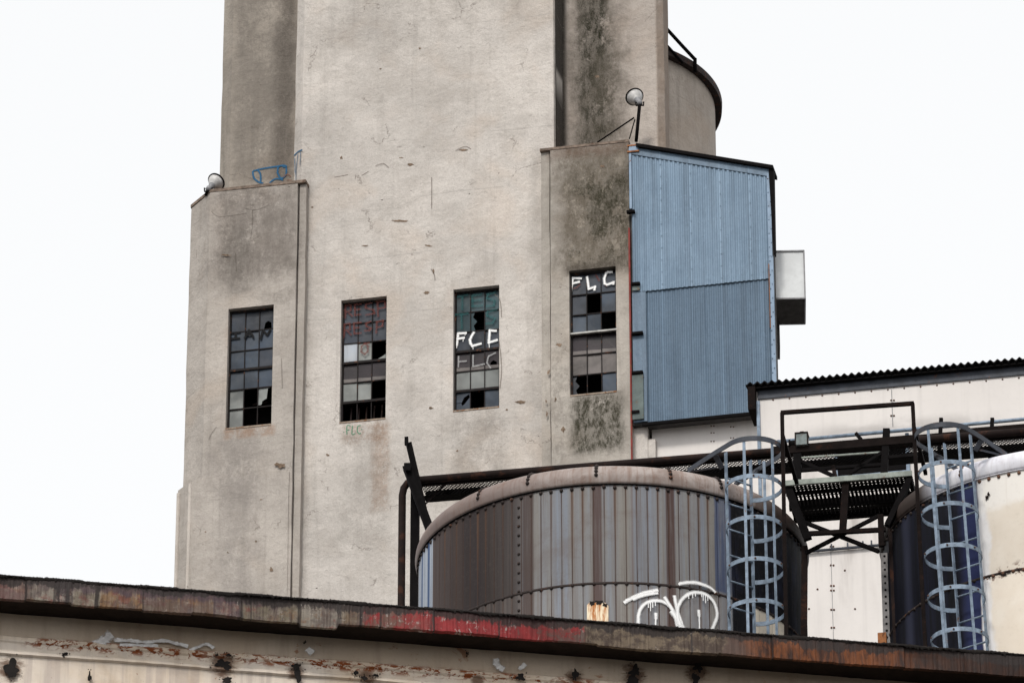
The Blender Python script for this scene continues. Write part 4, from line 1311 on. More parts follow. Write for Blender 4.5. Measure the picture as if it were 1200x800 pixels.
def tank2_mat():
    m = Mat('navy_tank_shell')
    X, Y, Z = m.sep(m.co())
    ang = m.math('MULTIPLY', m.math('ARCTAN2', X, m.math('MULTIPLY', Y, -1)), 57.29578)
    nz = m.noise(1.0, 3, 0.6, 0.4, m.comb(0.0, 5.0, m.mul(Z, 1.1)))
    nz2 = m.noise(1.3, 5, 0.6, 0.5)
    f = m.noise(14, 4, 0.7)
    st = m.noise(2.2, 5, 0.65, 0.15, m.comb(m.mul(ang, 0.33), 0.0, m.mul(Z, 0.25)))
    a = m.math('ADD', ang, m.mul(m.math('SUBTRACT', nz, 0.5), 3.4))
    navy = m.mix(m.mr(st, 0.35, 0.7), (0.005, 0.005, 0.007), (0.009, 0.010, 0.020))  # navy paint on the gap side, its shade blackened into the colour
    nearb = m.mr(ang, ang2(1120), ang2(1135))
    navy = m.mix(nearb, navy, (0.018, 0.024, 0.075))
    lite = m.band(ang, ang2(1060, 680), ang2(1068, 680), 2.0)
    navy = m.mix(m.mul(lite, 0.5), navy, (0.05, 0.055, 0.09))
    cream = m.mix(m.mr(nz2, 0.35, 0.7), (0.62, 0.55, 0.465), (0.68, 0.625, 0.55))
    halo = m.math('SUBTRACT', 1, m.mr(m.math('ADD', ang, m.mul(m.math('SUBTRACT', nz2, 0.5), 9.0)), ang2(1157), ang2(1163)))
    cream = m.mix(m.mul(halo, 0.8), cream, (0.70, 0.70, 0.72))
    top = m.mr(m.math('ADD', Z, m.mul(m.math('SUBTRACT', nz2, 0.5), 0.5)), z_seam - 0.5, z_seam - 0.38)
    cream = m.mix(m.mul(top, 0.75), cream, (0.76, 0.74, 0.71))
    c = m.mix(m.mr(a, ang2(1147.5) - 0.3, ang2(1147.5) + 0.3, smooth=False), navy, cream)
    sm = m.mul(m.math('LESS_THAN', m.math('ABSOLUTE', m.math('SUBTRACT', Z, z_ring)), 0.012), 0.8)
    c = m.mix(sm, c, (0.12, 0.07, 0.05))
    rs = m.noise(6.0, 5, 0.7, 0.4, m.map(m.co(), (1, 1, 1), (2, 5, 1)))
    near = m.math('SUBTRACT', 1, m.mr(m.math('ABSOLUTE', m.math('SUBTRACT', Z, z_ring)), 0.03, 0.16))
    c = m.mix(m.mul(near, m.mr(rs, 0.56, 0.62), m.mr(a, ang2(1147.5) - 0.3, ang2(1147.5) + 0.3, smooth=False)), c, (0.15, 0.09, 0.065))
    onc = m.mr(a, ang2(1147.5) - 0.3, ang2(1147.5) + 0.3, smooth=False)
    c = m.mix(m.mul(onc, m.mr(f, 0.5, 0.8), 0.18), c, (0.3, 0.26, 0.22))
    c = m.mix(m.mul(onc, m.mr(st, 0.55, 0.8), 0.2), c, (0.35, 0.26, 0.18))
    return m.fin(c, 0.65, 0.14, normal=m.bump(nz2, 0.12, 0.02))


def lipmat(name, a, b, rustamt):
    m = Mat(name)
    X, Y, Z = m.sep(m.co())
    n = m.noise(2.5, 6, 0.65, 0.6)
    n2 = m.noise(9, 5, 0.7, 0.3)
    ang = m.math('MULTIPLY', m.math('ARCTAN2', X, m.math('MULTIPLY', Y, -1)), 57.29578)
    st = m.noise(3.0, 4, 0.6, 0.1, m.comb(m.mul(ang, 0.3), 0, m.mul(Z, 0.5)))
    c = m.mix(m.mr(n, 0.35, 0.65), a, b)
    c = m.mix(m.mul(m.mr(st, 0.45, 0.7), rustamt), c, (0.19, 0.12, 0.09))
    c = m.mix(m.mul(m.mr(n2, 0.5, 0.75), rustamt), c, (0.15, 0.085, 0.06))
    if rustamt > 0.3:
        lf = m.math('SUBTRACT', 1, m.mr(ang, -45, 6))
        c = m.mix(m.mul(lf, m.mr(n, 0.2, 0.6), 0.85), c, (0.13, 0.092, 0.082))
        c = m.mix(m.mr(ang, ang1(880, 590), ang1(905, 600)), c, (0.045, 0.028, 0.022))  # end towards the platform: shade and dirt darkened into the lip colour
    else:
        c = m.mix(m.mr(ang, ang2(1100, 570), ang2(1080, 580)), c, (0.035, 0.024, 0.02))  # left end likewise, platform shade and dirt painted as one dark tone
    return m.fin(c, 0.65, 0.3, normal=m.bump(n2, 0.2, 0.01))
SHELL1, SHELL2 = tank1_mat(), tank2_mat()
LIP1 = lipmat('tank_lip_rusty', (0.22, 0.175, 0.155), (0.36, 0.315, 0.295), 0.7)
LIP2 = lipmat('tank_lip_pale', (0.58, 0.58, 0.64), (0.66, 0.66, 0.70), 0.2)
RIVET = plain('rivet_iron', (0.028, 0.02, 0.018), 0.75, 0.25, rust=0.3)
RIVETR = plain('rivet_rust', (0.13, 0.065, 0.04), 0.8, 0.25, rust=0.3)


def storage_tank(c, shell, lip, riv, label, plates, plate_rivets):
    t = empty('storage_tank', c)
    tag(t, label, 'storage tank', 'storage tanks')
    mb = MB()
    zs = [8.0, z_ring - 0.004, z_ring + 0.004, z_seam - 0.01]
    mb.lathe([(TR, 0.0), (TR, z_ring - 0.02), (TR - 0.004, z_ring), (TR, z_ring + 0.02), (TR, z_seam)], 160)
    mb.build('shell', shell, t, True)
    hl = z_lip - z_seam
    prof = [(TR - 0.05, z_seam - 0.035), (TR + 0.022, z_seam - 0.03), (TR + 0.032, z_seam + 0.0)]
    for k in range(9):
        a = math.pi / 2 * k / 8
        prof.append((TR + 0.045 - 0.22 * (1 - math.cos(a)), z_seam + 0.06 + (hl - 0.06) * math.sin(a)))
    prof.append((TR - 0.6, z_lip + 0.02)); prof.append((0.02, z_lip + 0.12))
    mb = MB(); mb.lathe(prof, 160)
    for a0 in plates:      # riveted joints of the rolled lip
        for s in (0,):
            for k in range(6):
                a = math.pi / 2 * (k + 0.3) / 6
                r = TR + 0.047 - 0.22 * (1 - math.cos(a)); z = z_seam + 0.06 + (hl - 0.06) * math.sin(a)
                an = R(a0 + s * 0.8)
                mb.dome((r * math.sin(an), -r * math.cos(an), z), (math.sin(an) * math.cos(a), -math.cos(an) * math.cos(a), math.sin(a)), 0.027, 0.024, 1)
        prevs = []
        for k in range(9):
            a = math.pi / 2 * k / 8
            r = TR + 0.049 - 0.22 * (1 - math.cos(a)); z = z_seam + 0.06 + (hl - 0.06) * math.sin(a) + 0.003
            prevs.append([(r * math.sin(R(a0 + q)), -r * math.cos(R(a0 + q)), z) for q in (-0.22, 0.22)])
        for k in range(8): mb.quad(prevs[k][0], prevs[k][1], prevs[k + 1][1], prevs[k + 1][0], 1)
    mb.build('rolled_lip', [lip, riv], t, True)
    mb = MB()
    k = -27
    while k <= 27:
        an = R(k * 3.1)
        for z, rr in ((z_seam - 0.075, TR + 0.002), (z_ring - 0.01, TR)):
            mb.dome((rr * math.sin(an), -rr * math.cos(an), z + rnd.uniform(-.006, .006)), (math.sin(an), -math.cos(an), 0), 0.026, 0.024, 1 if riv is RIVETR and k * 3.1 < ang2(1150) else 0)
        k += 1
    for a0 in plate_rivets:
        an = R(a0)
        z = z_seam - 0.2
        while z > z_ring - 2.2:
            mb.dome((TR * math.sin(an), -TR * math.cos(an), z), (math.sin(an), -math.cos(an), 0), 0.022, 0.02)
            z -= 0.125
    mb.build('rivets', [riv, RIVET], t, True)
    mb = MB()
    for z in (z_ring,):
        mb.lathe([(TR + 0.002, z - 0.016), (TR + 0.007, z - 0.012), (TR + 0.007, z + 0.010), (TR + 0.002, z + 0.016)], 160)
    mb.build('ring_seam', RIVET, t, True)
    mb = MB()
    mb.lathe([(TR, z_seam - 0.044), (TR + 0.022, z_seam - 0.042), (TR + 0.022, z_seam - 0.034), (TR, z_seam - 0.028)], 160)
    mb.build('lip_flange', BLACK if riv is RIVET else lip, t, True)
    return t
tank1 = storage_tank(T1c, SHELL1, LIP1, RIVET, 'rust-streaked grey riveted tank with white spray-painted eyes on its side', [ang1(x, 575) for x in (563, 620, 699, 785, 843)], [ang1(608), ang1(852)])
tank2 = storage_tank(T2c, SHELL2, LIP2, RIVETR, 'navy tank partly painted over in cream, cut off at the right', [ang2(1128, 560)], [])
# pipes standing close to the tank's left flank are built with the catwalk

# eyes sprayed on the left tank
c1 = lambda px, py: cyl_hit(T1c, TR, px, py)
n1 = lambda p: Vector((p[0], p[1], 0)).normalized()
eyes = [([(731, 706.5), (742, 700), (756, 694.5), (771, 691.5)], 0.07), ([(733, 704), (748, 699), (764, 696), (771, 695)], 0.05), ([(741, 702.5), (752, 698), (766, 695)], 0.07),
        [(748, 733), (748, 721), (752, 711), (760, 705.5), (770, 704), (780, 707), (787, 714), (791, 724), (793, 734)],
        [(778, 699.5), (782, 706), (788, 716), (795, 727), (800, 736)], [(789.5, 698), (791, 706), (793.5, 718), (797, 728), (799, 736)],
        ([(786, 716), (792, 725), (797, 735)], 0.1),
        [(796, 733), (793, 722), (794, 711), (799, 702), (807, 696), (816, 694.5), (826, 697), (834, 704), (838, 713), (839, 722), (836, 731), (833, 738)],
        ([(768, 718.5), (768, 726)], 0.062), ([(768, 722), (767.5, 736)], 0.032), ([(817.5, 715), (818, 723)], 0.062), ([(818, 719), (818.5, 738)], 0.032),
        ([(794, 685.5), (803, 683.5), (814, 684), (826, 687), (833, 691), (837, 695)], 0.055), ([(795, 684.5), (812, 683), (826, 687)], 0.06)]
drips = [([(x, y0), (x + 0.2, y1)], 0.02) for x, y0, y1 in ((759, 706, 713), (761.5, 706, 717), (764, 705, 713), (767, 705, 711), (810, 697, 702), (813, 696, 700), (822, 697, 705), (824.5, 697, 708), (827, 699, 705), (820, 696, 701), (805, 698, 703))]
strokes('white_graffiti', eyes + drips, 0.068, c1, n1, SPRAYWHITE, tank1, 0.016)
# bright leftover patch of older paint
m = Mat('flaking_cream_patch')
n_ = m.noise(1.0, 5, 0.7, 0.2, m.map(m.co(), (22, 22, 3)))
c_ = m.mix(m.mr(n_, 0.4, 0.62), (0.80, 0.70, 0.52), (0.42, 0.14, 0.03))
c_ = m.mix(m.mr(n_, 0.6, 0.7), c_, (0.04, 0.02, 0.015))
PATCH = m.fin(c_, 0.8, 0.2)
mb = MB()
top_edge = [(688, 709), (691, 706), (695, 708), (699, 705.5), (704, 707.5), (709, 706), (713, 710)]
for i in range(6):
    a, b = top_edge[i], top_edge[i + 1]
    q = [c1(a[0], 728), c1(b[0], 728), c1(*b), c1(*a)]
    mb.quad(*[p + n1(p) * 0.012 for p in q])
mb.build('cream_patch', PATCH, tank1)
mb = MB()
chip_shapes(mb, [(694, 707, 5, 3), (702, 706, 6, 3.4), (709, 709, 3.5, 3)], c1, n1, 0.017)
mb.build('rust_hole', TAR, tank1)
# welts on the cream paint of the right tank
c2 = lambda px, py: cyl_hit(T2c, TR, px, py)
mb = MB()
chip_shapes(mb, [(1157, 583, 2.5, 4), (1159, 579, 2, 3)], c2, n1, 0.012)
chip_shapes(mb, [(1176, 672.5, 6, 2.6), (1182, 670, 4, 2.2), (1194, 668, 2, 1.6), (1160, 676, 2, 2)], c2, n1, 0.014)
mb.build('paint_scars', RUSTPIPE, tank2)
GREYP = spray('grey_scuff', (0.25, 0.25, 0.30), 0.8, 0.3)

# ================================================================== caged ladders
def caged_ladder(c, beta, label, front_px, lean=0.0, flip=1):
    """ladder hooped with flat bar, on the tank wall at angle beta from the side that faces the street"""
    b = R(beta)
    nrm = Vector((math.sin(b), -math.cos(b), 0))
    tan = Vector((math.cos(b), math.sin(b), 0))
    base = c + nrm * (TR + 0.2)
    L = empty('caged_ladder', (base.x, base.y, 0.0))
    tag(L, label, 'caged ladder', 'caged ladders')
    ztop = z_lip + 0.05
    def Pt(t, n, z):
        k = (ztop - z) * lean
        return tan * t + nrm * n + Vector((k, 0, z))
    hw = 0.19
    mats = [GALV, BOLT]
    zlow = 9.0
    for s in (-1, 1):
        mb = MB(); mb.strip([Pt(s * hw, 0, zlow), Pt(s * hw, 0, ztop + 0.15)], 0.048, 0.014, up=nrm)
        mb.build('rail', GALV, L)
    z = z_ring - 3.0
    while z < ztop:
        mb = MB(); mb.tube([Pt(-hw, 0, z), Pt(hw, 0, z)], 0.013, 6); mb.build('rung', GALV, L, True)
        z += 0.345
    # hoops
    rc = 0.345
    cn = 0.30
    def hoop_pts(z, r=rc, n=28):
        a_end = math.asin(hw / r)
        pts = []
        for k in range(n + 1):
            a = -math.pi + a_end + (2 * math.pi - 2 * a_end) * k / n
            pts.append(Pt(r * math.sin(a), cn + r * math.cos(a) * 1.0, z))
        return pts
    z0 = front_px
    hz = [z0 - 0.553 * k for k in range(7)]
    for z in hz:
        mb = MB()
        pts = [Pt(-hw, 0, z)] + hoop_pts(z) + [Pt(hw, 0, z)]
        mb.strip(pts, 0.056, 0.010)
        for a in (-100, -38, 22, 80):
            p = Pt((rc + 0.012) * math.sin(R(a)), cn + (rc + 0.012) * math.cos(R(a)), z)
            mb.dome(p, tan * math.sin(R(a)) + nrm * math.cos(R(a)), 0.013, 0.014, 1)
        mb.build('hoop', mats, L)
    ztr = z0 + 0.50
    for a in ((-56, 4, 120) if flip > 0 else (-120, 0, 62)):
        d = tan * math.sin(R(a)) + nrm * math.cos(R(a))
        mb = MB(); mb.strip([Pt((rc + 0.004) * math.sin(R(a)), cn + (rc + 0.004) * math.cos(R(a)), 12.0), Pt((rc + 0.004) * math.sin(R(a)), cn + (rc + 0.004) * math.cos(R(a)), ztr + 0.02)], 0.036, 0.008, up=d.cross(Vector((0, 0, 1))))
        mb.build('upright', GALV, L)
    # top guard: a U of flat bar that runs on over the tank edge
    arm = 0.55
    q = hoop_pts(ztr)
    top = [Pt(-rc - 0.01, -arm, ztr - 0.02), Pt(-rc - 0.01, 0.0, ztr)]
    for k in range(0, 25):
        a = -math.pi / 2 + math.pi * k / 24
        top.append(Pt((rc + 0.01) * math.sin(a), cn + (rc + 0.01) * math.cos(a), ztr))
    top += [Pt(rc + 0.01, 0.0, ztr), Pt(rc + 0.01, -arm, ztr - 0.02)]
    mb = MB(); mb.strip(top, 0.065, 0.012)
    mb.build('top_guard', GALVDK, L)
    for s in (-1, 1):
        mb = MB(); mb.strip([Pt(s * (rc - 0.01), -0.02, ztr - 0.02), Pt(s * (rc - 0.06), -0.05, (ztr + ztop) / 2), Pt(s * (hw + 0.02), -0.05, ztop - 0.05)], 0.085, 0.012, up=nrm)
        mb.bar(Pt(s * rc, -arm, ztr - 0.03), Pt(s * (hw + 0.05), -0.12, ztop - 0.02), 0.03, 0.012)
        mb.build('guard_stay', GALVDK, L)
    return L
def beta_for(c, px, lo, hi, z):
    return bisect(lambda b: project(c + Vector((math.sin(R(b)), -math.cos(R(b)), 0)) * (TR + 0.2) + Vector((0, 0, z)))[0] - px, lo, hi)


def hoopz(c, beta, px, py):
    """height of a hoop whose near edge is seen at this point"""
    b = R(beta)
    p = c + Vector((math.sin(b), -math.cos(b), 0)) * (TR + 0.5)
    return atY(px, py, p.y - 0.33).z
B1 = beta_for(T1c, 867, 5, 60, z_seam - 0.6)
B2 = beta_for(T2c, 1127, -70, -5, z_seam - 0.8)
print('ladder angles', B1, B2)
caged_ladder(T1c, B1, 'pale blue caged ladder on the right flank of the spray-painted tank', hoopz(T1c, B1, 890, 557.5), 0.0, 1)
caged_ladder(T2c, B2, 'pale blue caged ladder leaning on the navy and cream tank', hoopz(T2c, B2, 1105, 541.5), 0.033, -1)



# ================================================================== catwalk behind the tanks
YK = T1c.y + TR + 1.1
A_K = solve_angle((500, 559.5), (1072, 513.5), (850, 533.5), YK)
K = Frame(850, 533.5, YK, A_K)
print('catwalk angle', A_K)
cat_ = empty('catwalk', K.o, K.a)
tag(cat_, 'long rusty steel catwalk with a mesh floor passing behind the storage tanks', 'catwalk')
kz = K.at(850, 533.5).z


def meshmat(name, col, pitch, open_=0.5, slots=False):
    m = Mat(name)
    X, Y, Z = m.sep(m.co())
    u = m.math('DIVIDE', X, pitch); v = m.math('DIVIDE', Y, pitch * (1.3 if not slots else 2.2))
    if slots:
        a = m.math('ABSOLUTE', m.math('SUBTRACT', m.math('FRACT', u), 0.5)); b = m.math('ABSOLUTE', m.math('SUBTRACT', m.math('FRACT', v), 0.5))
        wire = m.math('MAXIMUM', m.math('GREATER_THAN', a, 0.5 * open_ + 0.0), m.math('GREATER_THAN', b, 0.36))
    else:
        p = m.math('FRACT', m.math('ADD', u, v)); q = m.math('FRACT', m.math('SUBTRACT', u, v))
        wire = m.math('MAXIMUM', m.math('LESS_THAN', p, 1 - open_), m.math('LESS_THAN', q, 1 - open_))
    return m.fin(col, 0.75, 0.25, alpha=wire)
MESH = meshmat('expanded_mesh', (0.010, 0.009, 0.009), 0.052, 0.56)
GRATE = meshmat('bar_grating', (0.010, 0.0095, 0.010), 0.05, 0.28, True)
kxl, kxr = K.at(484, 562).x, K.at(1400, 495).x
dk = 0.0
# depth of the mesh floor so that its far edge meets the lower chord seen at (850, 551)
lo, hi = 0.1, 3.0
for _ in range(40):
    mid = (lo + hi) / 2
    if K.at(850, 552.5, mid).z < kz - 0.05: lo = mid
    else: hi = mid
dk = lo
print('catwalk depth', dk)
mb = MB()
el = K.at(471.5, 575).x
pts = [(el, 0, 8.0), (el, 0, kz - 0.2), (el + 0.02, 0, kz - 0.1), (el + 0.07, 0, kz - 0.03), (el + 0.16, 0, kz)]
mb.tube(pts, 0.05, 10)
mb.build('bent_pipe', RUSTPIPE, cat_, True)
mb = MB(); mb.tube([(el + 0.16, 0, kz), (kxr, 0, kz)], 0.052, 10)
mb.build('edge_pipe', RUSTPIPE, cat_, True)
mb = MB(); mb.box(kxl + 0.1, kxr, 0.05, 0.09, kz - 0.06, kz + 0.075)
mb.build('edge_channel', RUSTSTEEL, cat_)
mb = MB(); mb.quad((kxl + 0.1, 0.09, kz - 0.05), (kxr, 0.09, kz - 0.05), (kxr, dk, kz - 0.05), (kxl + 0.1, dk, kz - 0.05))
mb.build('mesh_floor', MESH, cat_)
mb = MB(); mb.box(kxl + 0.1, kxr, dk - 0.0, dk + 0.05, kz - 0.13, kz + 0.02); mb.box(kxl + 0.1, kxr, dk - 0.16, dk, kz - 0.135, kz - 0.125)
mb.build('back_angle', BLACK, cat_)
xp = K.at(484.5, 620).x
mb = MB(); mb.box(xp - 0.055, xp + 0.055, 0.06, 0.15, 8.0, kz - 0.03)
mb.build('post', BLACK, cat_)
mb = MB(); mb.bar(K.at(527, 561.5, 0.3), K.at(490, 599, 0.1), 0.022)
mb.bar(K.at(519, 566, 0.3), K.at(527, 560.5, 0.3), 0.09, 0.03)
mb.build('brace', RUSTSTEEL, cat_)
for px in (1100, 1160):
    mb = MB(); mb.bar(K.at(px, 540, dk), K.at(px + 3, 490, dk), 0.05); mb.build('post', BLACK, cat_)
mb = MB(); x_ = K.at(1200, 500).x
mb.box(K.at(1120, 500).x, kxr, dk - 0.05, dk + 0.02, K.at(1190, 507, dk).z, K.at(1190, 499, dk).z)
mb.build('back_rail', RUSTSTEEL, cat_)
# two bent steel angles standing against the catwalk's end
def world(F, p): return F.o + F.ex * p.x + F.ey * p.y + Vector((0, 0, p.z))
for (p, q, w_, lab) in (((478.5, 517), (500, 610), 0.085, 'taller bent black steel angle leaning against the catwalk end'),
                        ((477, 547), (505.5, 624), 0.12, 'shorter black steel angle leaning at the catwalk end above the tank')):
    mb = MB()
    a, b = world(K, K.at(*p, -0.12)), world(K, K.at(*q, -0.16))
    if w_ > 0.1: a = world(K, K.at(*p, -0.24)); b = world(K, K.at(*q, -0.28))
    mb.angle_bar(a - a, b - a, w_, 0.02)
    d_ = (b - a).normalized()
    if w_ < 0.1:
        mb.box(-0.05, 0.0, -0.03, 0.03, -0.05, 0.06)
    else:
        mb.bar(b - a - d_ * 0.1, b - a + d_ * 0.12 + Vector((0.05, 0, 0)), 0.16, 0.05)
        mb.box(-0.04, 0.05, -0.03, 0.03, -0.06, 0.05)
    o = mb.build('steel_angle', BLACK, None)
    o.location = a
    tag(o, lab, 'steel angle', 'bent steel angles at the catwalk end')

# ================================================================== platform between the tanks
YP = T1c.y - 1.15
PF = Frame(990, 561, YP, A_K)
plat = empty('ladder_platform', PF.o, PF.a)
tag(plat, 'dark steel grating platform with cross bracing and a tall guard frame between the two tanks', 'platform')
pz = PF.at(990, 560.5).z
pl, pr = PF.at(919, 565).x, PF.at(1069, 556).x
mb = MB(); mb.box(pl, pr, -0.04, 0.0, pz - 0.05, pz + 0.02); mb.build('edge_beam', GREENPALE, plat)
dpl = 1.25
lo, hi = 0.2, 4.0
for _ in range(40):
    mid = (lo + hi) / 2
    if PF.at(990, 604.5, mid).z < pz - 0.1: lo = mid
    else: hi = mid
dpl = lo
print('platform depth', dpl)
mb = MB(); mb.quad((pl, 0.003, pz - 0.04), (pr, 0.003, pz - 0.04), (pr, dpl, pz - 0.04), (pl, dpl, pz - 0.04)); mb.build('grating', GRATE, plat)
mb = MB()
mb.quad((pl, 0.003, pz - 0.02), (pr, 0.003, pz - 0.02), (pr, dpl * 0.3, pz - 0.02), (pl, dpl * 0.3, pz - 0.02))
mb.quad((pl, dpl * 0.62, pz - 0.065), (pr, dpl * 0.62, pz - 0.065), (pr, dpl, pz - 0.065), (pl, dpl, pz - 0.065))
mb.build('under_mesh', MESH, plat)
for bx in ((pl, pr, dpl * 0.50, dpl * 0.56, pz - 0.16, pz - 0.045), (pl, pr, dpl, dpl + 0.06, pz - 0.12, pz + 0.02), (pl, pr, dpl * 0.18, dpl * 0.2, pz - 0.1, pz - 0.045),
           (pl + 0.02, pl + 0.07, 0.01, dpl, pz - 0.13, pz - 0.047), (pr - 0.05, pr, 0.01, dpl, pz - 0.13, pz - 0.047)):
    mb = MB(); mb.box(*bx); mb.build('joist', BLACK, plat)
P_ = lambda x, y, d=0.03: PF.at(x, y, d)
mb = MB(); mb.bar(P_(991.5, 562), P_(987.5, 623), 0.085, 0.06); mb.build('centre_post', RUSTSTEEL, plat)
mb = MB(); mb.bar(P_(922, 568), P_(947, 632), 0.10, 0.07); mb.build('knee_brace', BLACK, plat)
mb = MB(); mb.bar(P_(1067, 560), P_(1040, 616), 0.10, 0.07); mb.build('knee_brace', BLACK, plat)
mb = MB(); mb.bar(P_(943, 625.3), P_(1038, 620.3), 0.055, 0.05); mb.build('tie_beam', RUSTSTEEL, plat)
mb = MB(); mb.bar(P_(936, 609, 0.12), P_(1030, 646, 0.12), 0.06, 0.04); mb.build('cross_brace', BLACK, plat)
mb = MB(); mb.bar(P_(1030, 604, 0.2), P_(944, 648, 0.2), 0.05, 0.04); mb.build('cross_brace', BLACK, plat)
mb = MB(); mb.bar(P_(1032, 603), P_(1033, 640), 0.07, 0.06); mb.build('hanger', RUSTSTEEL, plat)
# upper frame behind the deck
U_ = lambda x, y: PF.at(x, y, dpl + 0.12)
mb = MB(); mb.bar(U_(905, 529.5), U_(1072, 515.5), 0.10, 0.11); mb.build('top_beam', RUSTSTEEL, plat)
mb = MB(); mb.bar(U_(934.5, 526), U_(934, 566), 0.10, 0.08); mb.build('frame_post', BLACK, plat)
mb = MB(); mb.bar(U_(1039, 503), U_(1036, 557), 0.085, 0.08); mb.build('frame_post', BLACK, plat)
mb = MB(); mb.bar(U_(936, 539), U_(978, 558), 0.055, 0.04); mb.build('frame_brace', BLACK, plat)
mb = MB(); mb.bar(U_(1034, 530), U_(994, 556), 0.05, 0.04); mb.build('frame_brace', BLACK, plat)
mb = MB(); mb.bar(U_(936, 551), U_(1040, 544), 0.05, 0.04); mb.build('frame_rail', BLACK, plat)
mb = MB(); mb.bar(U_(1040, 536), U_(1074, 533), 0.05, 0.04); mb.build('frame_rail', BLACK, plat)
mb = MB(); mb.bar(U_(936, 536.5), U_(1036, 529.5), 0.025, 0.02); mb.build('pale_rail', GREENPALE, plat)
mb = MB(); mb.bar(U_(1003, 507.5), U_(1012, 518.5), 0.05, 0.04); mb.build('clamp', BLACK, plat)
mb = MB(); mb.bar(U_(976, 546), U_(979.5, 560), 0.05, 0.05); mb.build('red_stub', RUSTPIPE, plat)
# tall guard frame of square tube
mb = MB()
g1, g2 = PF.at(916.5, 483.5, -1.35), PF.at(1069.5, 472.5, -1.35)
mb.bar(PF.at(915, 483.5, -1.35), PF.at(1071, 472.5, -1.35), 0.045); mb.bar(g1, PF.at(922, 770, -1.35), 0.045); mb.bar(g2, PF.at(1085, 770, -1.35), 0.045)
for gx_ in (g1, g2): mb.bar((gx_.x, -1.35, pz - 0.02), (gx_.x, 0.0, pz - 0.02), 0.045)
mb.build('guard_frame', RUSTSTEEL, plat)
# legs either side of the gap
mb = MB(); mb.bar(PF.at(943, 640, 0.3), PF.at(942, 770, 0.3), 0.075, 0.05); mb.build('leg', RUSTPIPE, plat)
mb = MB(); mb.bar(PF.at(1043, 610, 0.3), PF.at(1051, 775, 0.3), 0.06, 0.05); mb.build('leg', RUSTPIPE, plat)
# electrical box sitting on the beam
eb = empty('junction_box', world(PF, U_(940.5, 524.5)), PF.a)
tag(eb, 'small rusty pale green junction box on the beam beside the left ladder cage', 'junction box')
mb = MB(); mb.box(-0.075, 0.075, -0.1, 0.05, 0.0, 0.155); mb.build('body', plain('box_paint', (0.17, 0.20, 0.20), 0.7, rust=0.35, rustcol=(0.17, 0.075, 0.035), scale=9), eb)
mb = MB(); mb.box(-0.085, 0.085, -0.11, 0.06, 0.155, 0.172); mb.box(-0.085, -0.07, -0.108, -0.09, 0, 0.155); mb.box(0.07, 0.085, -0.108, -0.09, 0, 0.155); mb.box(-0.02, 0.03, -0.08, 0.0, 0.172, 0.195); mb.build('lid', RUSTPIPE, eb)
mb = MB(); mb.tube([(-0.076, -0.02, 0.055), (-0.15, -0.02, 0.055)], 0.045, 10); mb.tube([(-0.15, -0.02, 0.055), (-0.17, -0.02, 0.055)], 0.06, 10); mb.build('gland', BLACK, eb, True)
# perforated steel strut and rusty stub in front of the navy tank
mb = MB()
a, b = PF.at(1036, 648, 0.5), PF.at(1040, 775, 0.5)
mb.bar(a, b, 0.085, 0.03)
for k in range(16):
    p = a + (b - a) * ((k + 0.5) / 16)
    mb.tube([p + Vector((0.005, -0.012, 0)), p + Vector((0.005, -0.0185, 0))], 0.016, 8, 1)
mb.build('perforated_strut', [plain('strut_grey', (0.22, 0.21, 0.21), 0.7, rust=0.2), BLACK], plat)
mb = MB(); mb.box(PF.at(1029, 745, 0.2).x, PF.at(1039, 745, 0.2).x, 0.15, 0.25, PF.at(1034, 760, 0.2).z, PF.at(1034, 742.5, 0.2).z)
mb.build('rusty_cap', RUSTORANGE, plat)

# ================================================================== street-side building (foreground roof edge)
A_G = solve_angle((0, 675), (1200, 768), (600, 721.5), 46)
G = Frame(600, 721.5, 46, A_G)
print('foreground angle', A_G)
fb = empty('roadside_building', G.o, G.a)
tag(fb, 'low building with a rusted peeling red roof edge and stained cream wall across the foreground', 'building')
gz = G.at(600, 720.5).z
gzb = G.at(600, 746.5).z
gx0, gx1 = G.at(-220, 660).x, G.at(1420, 785).x
WOFF = 0.38


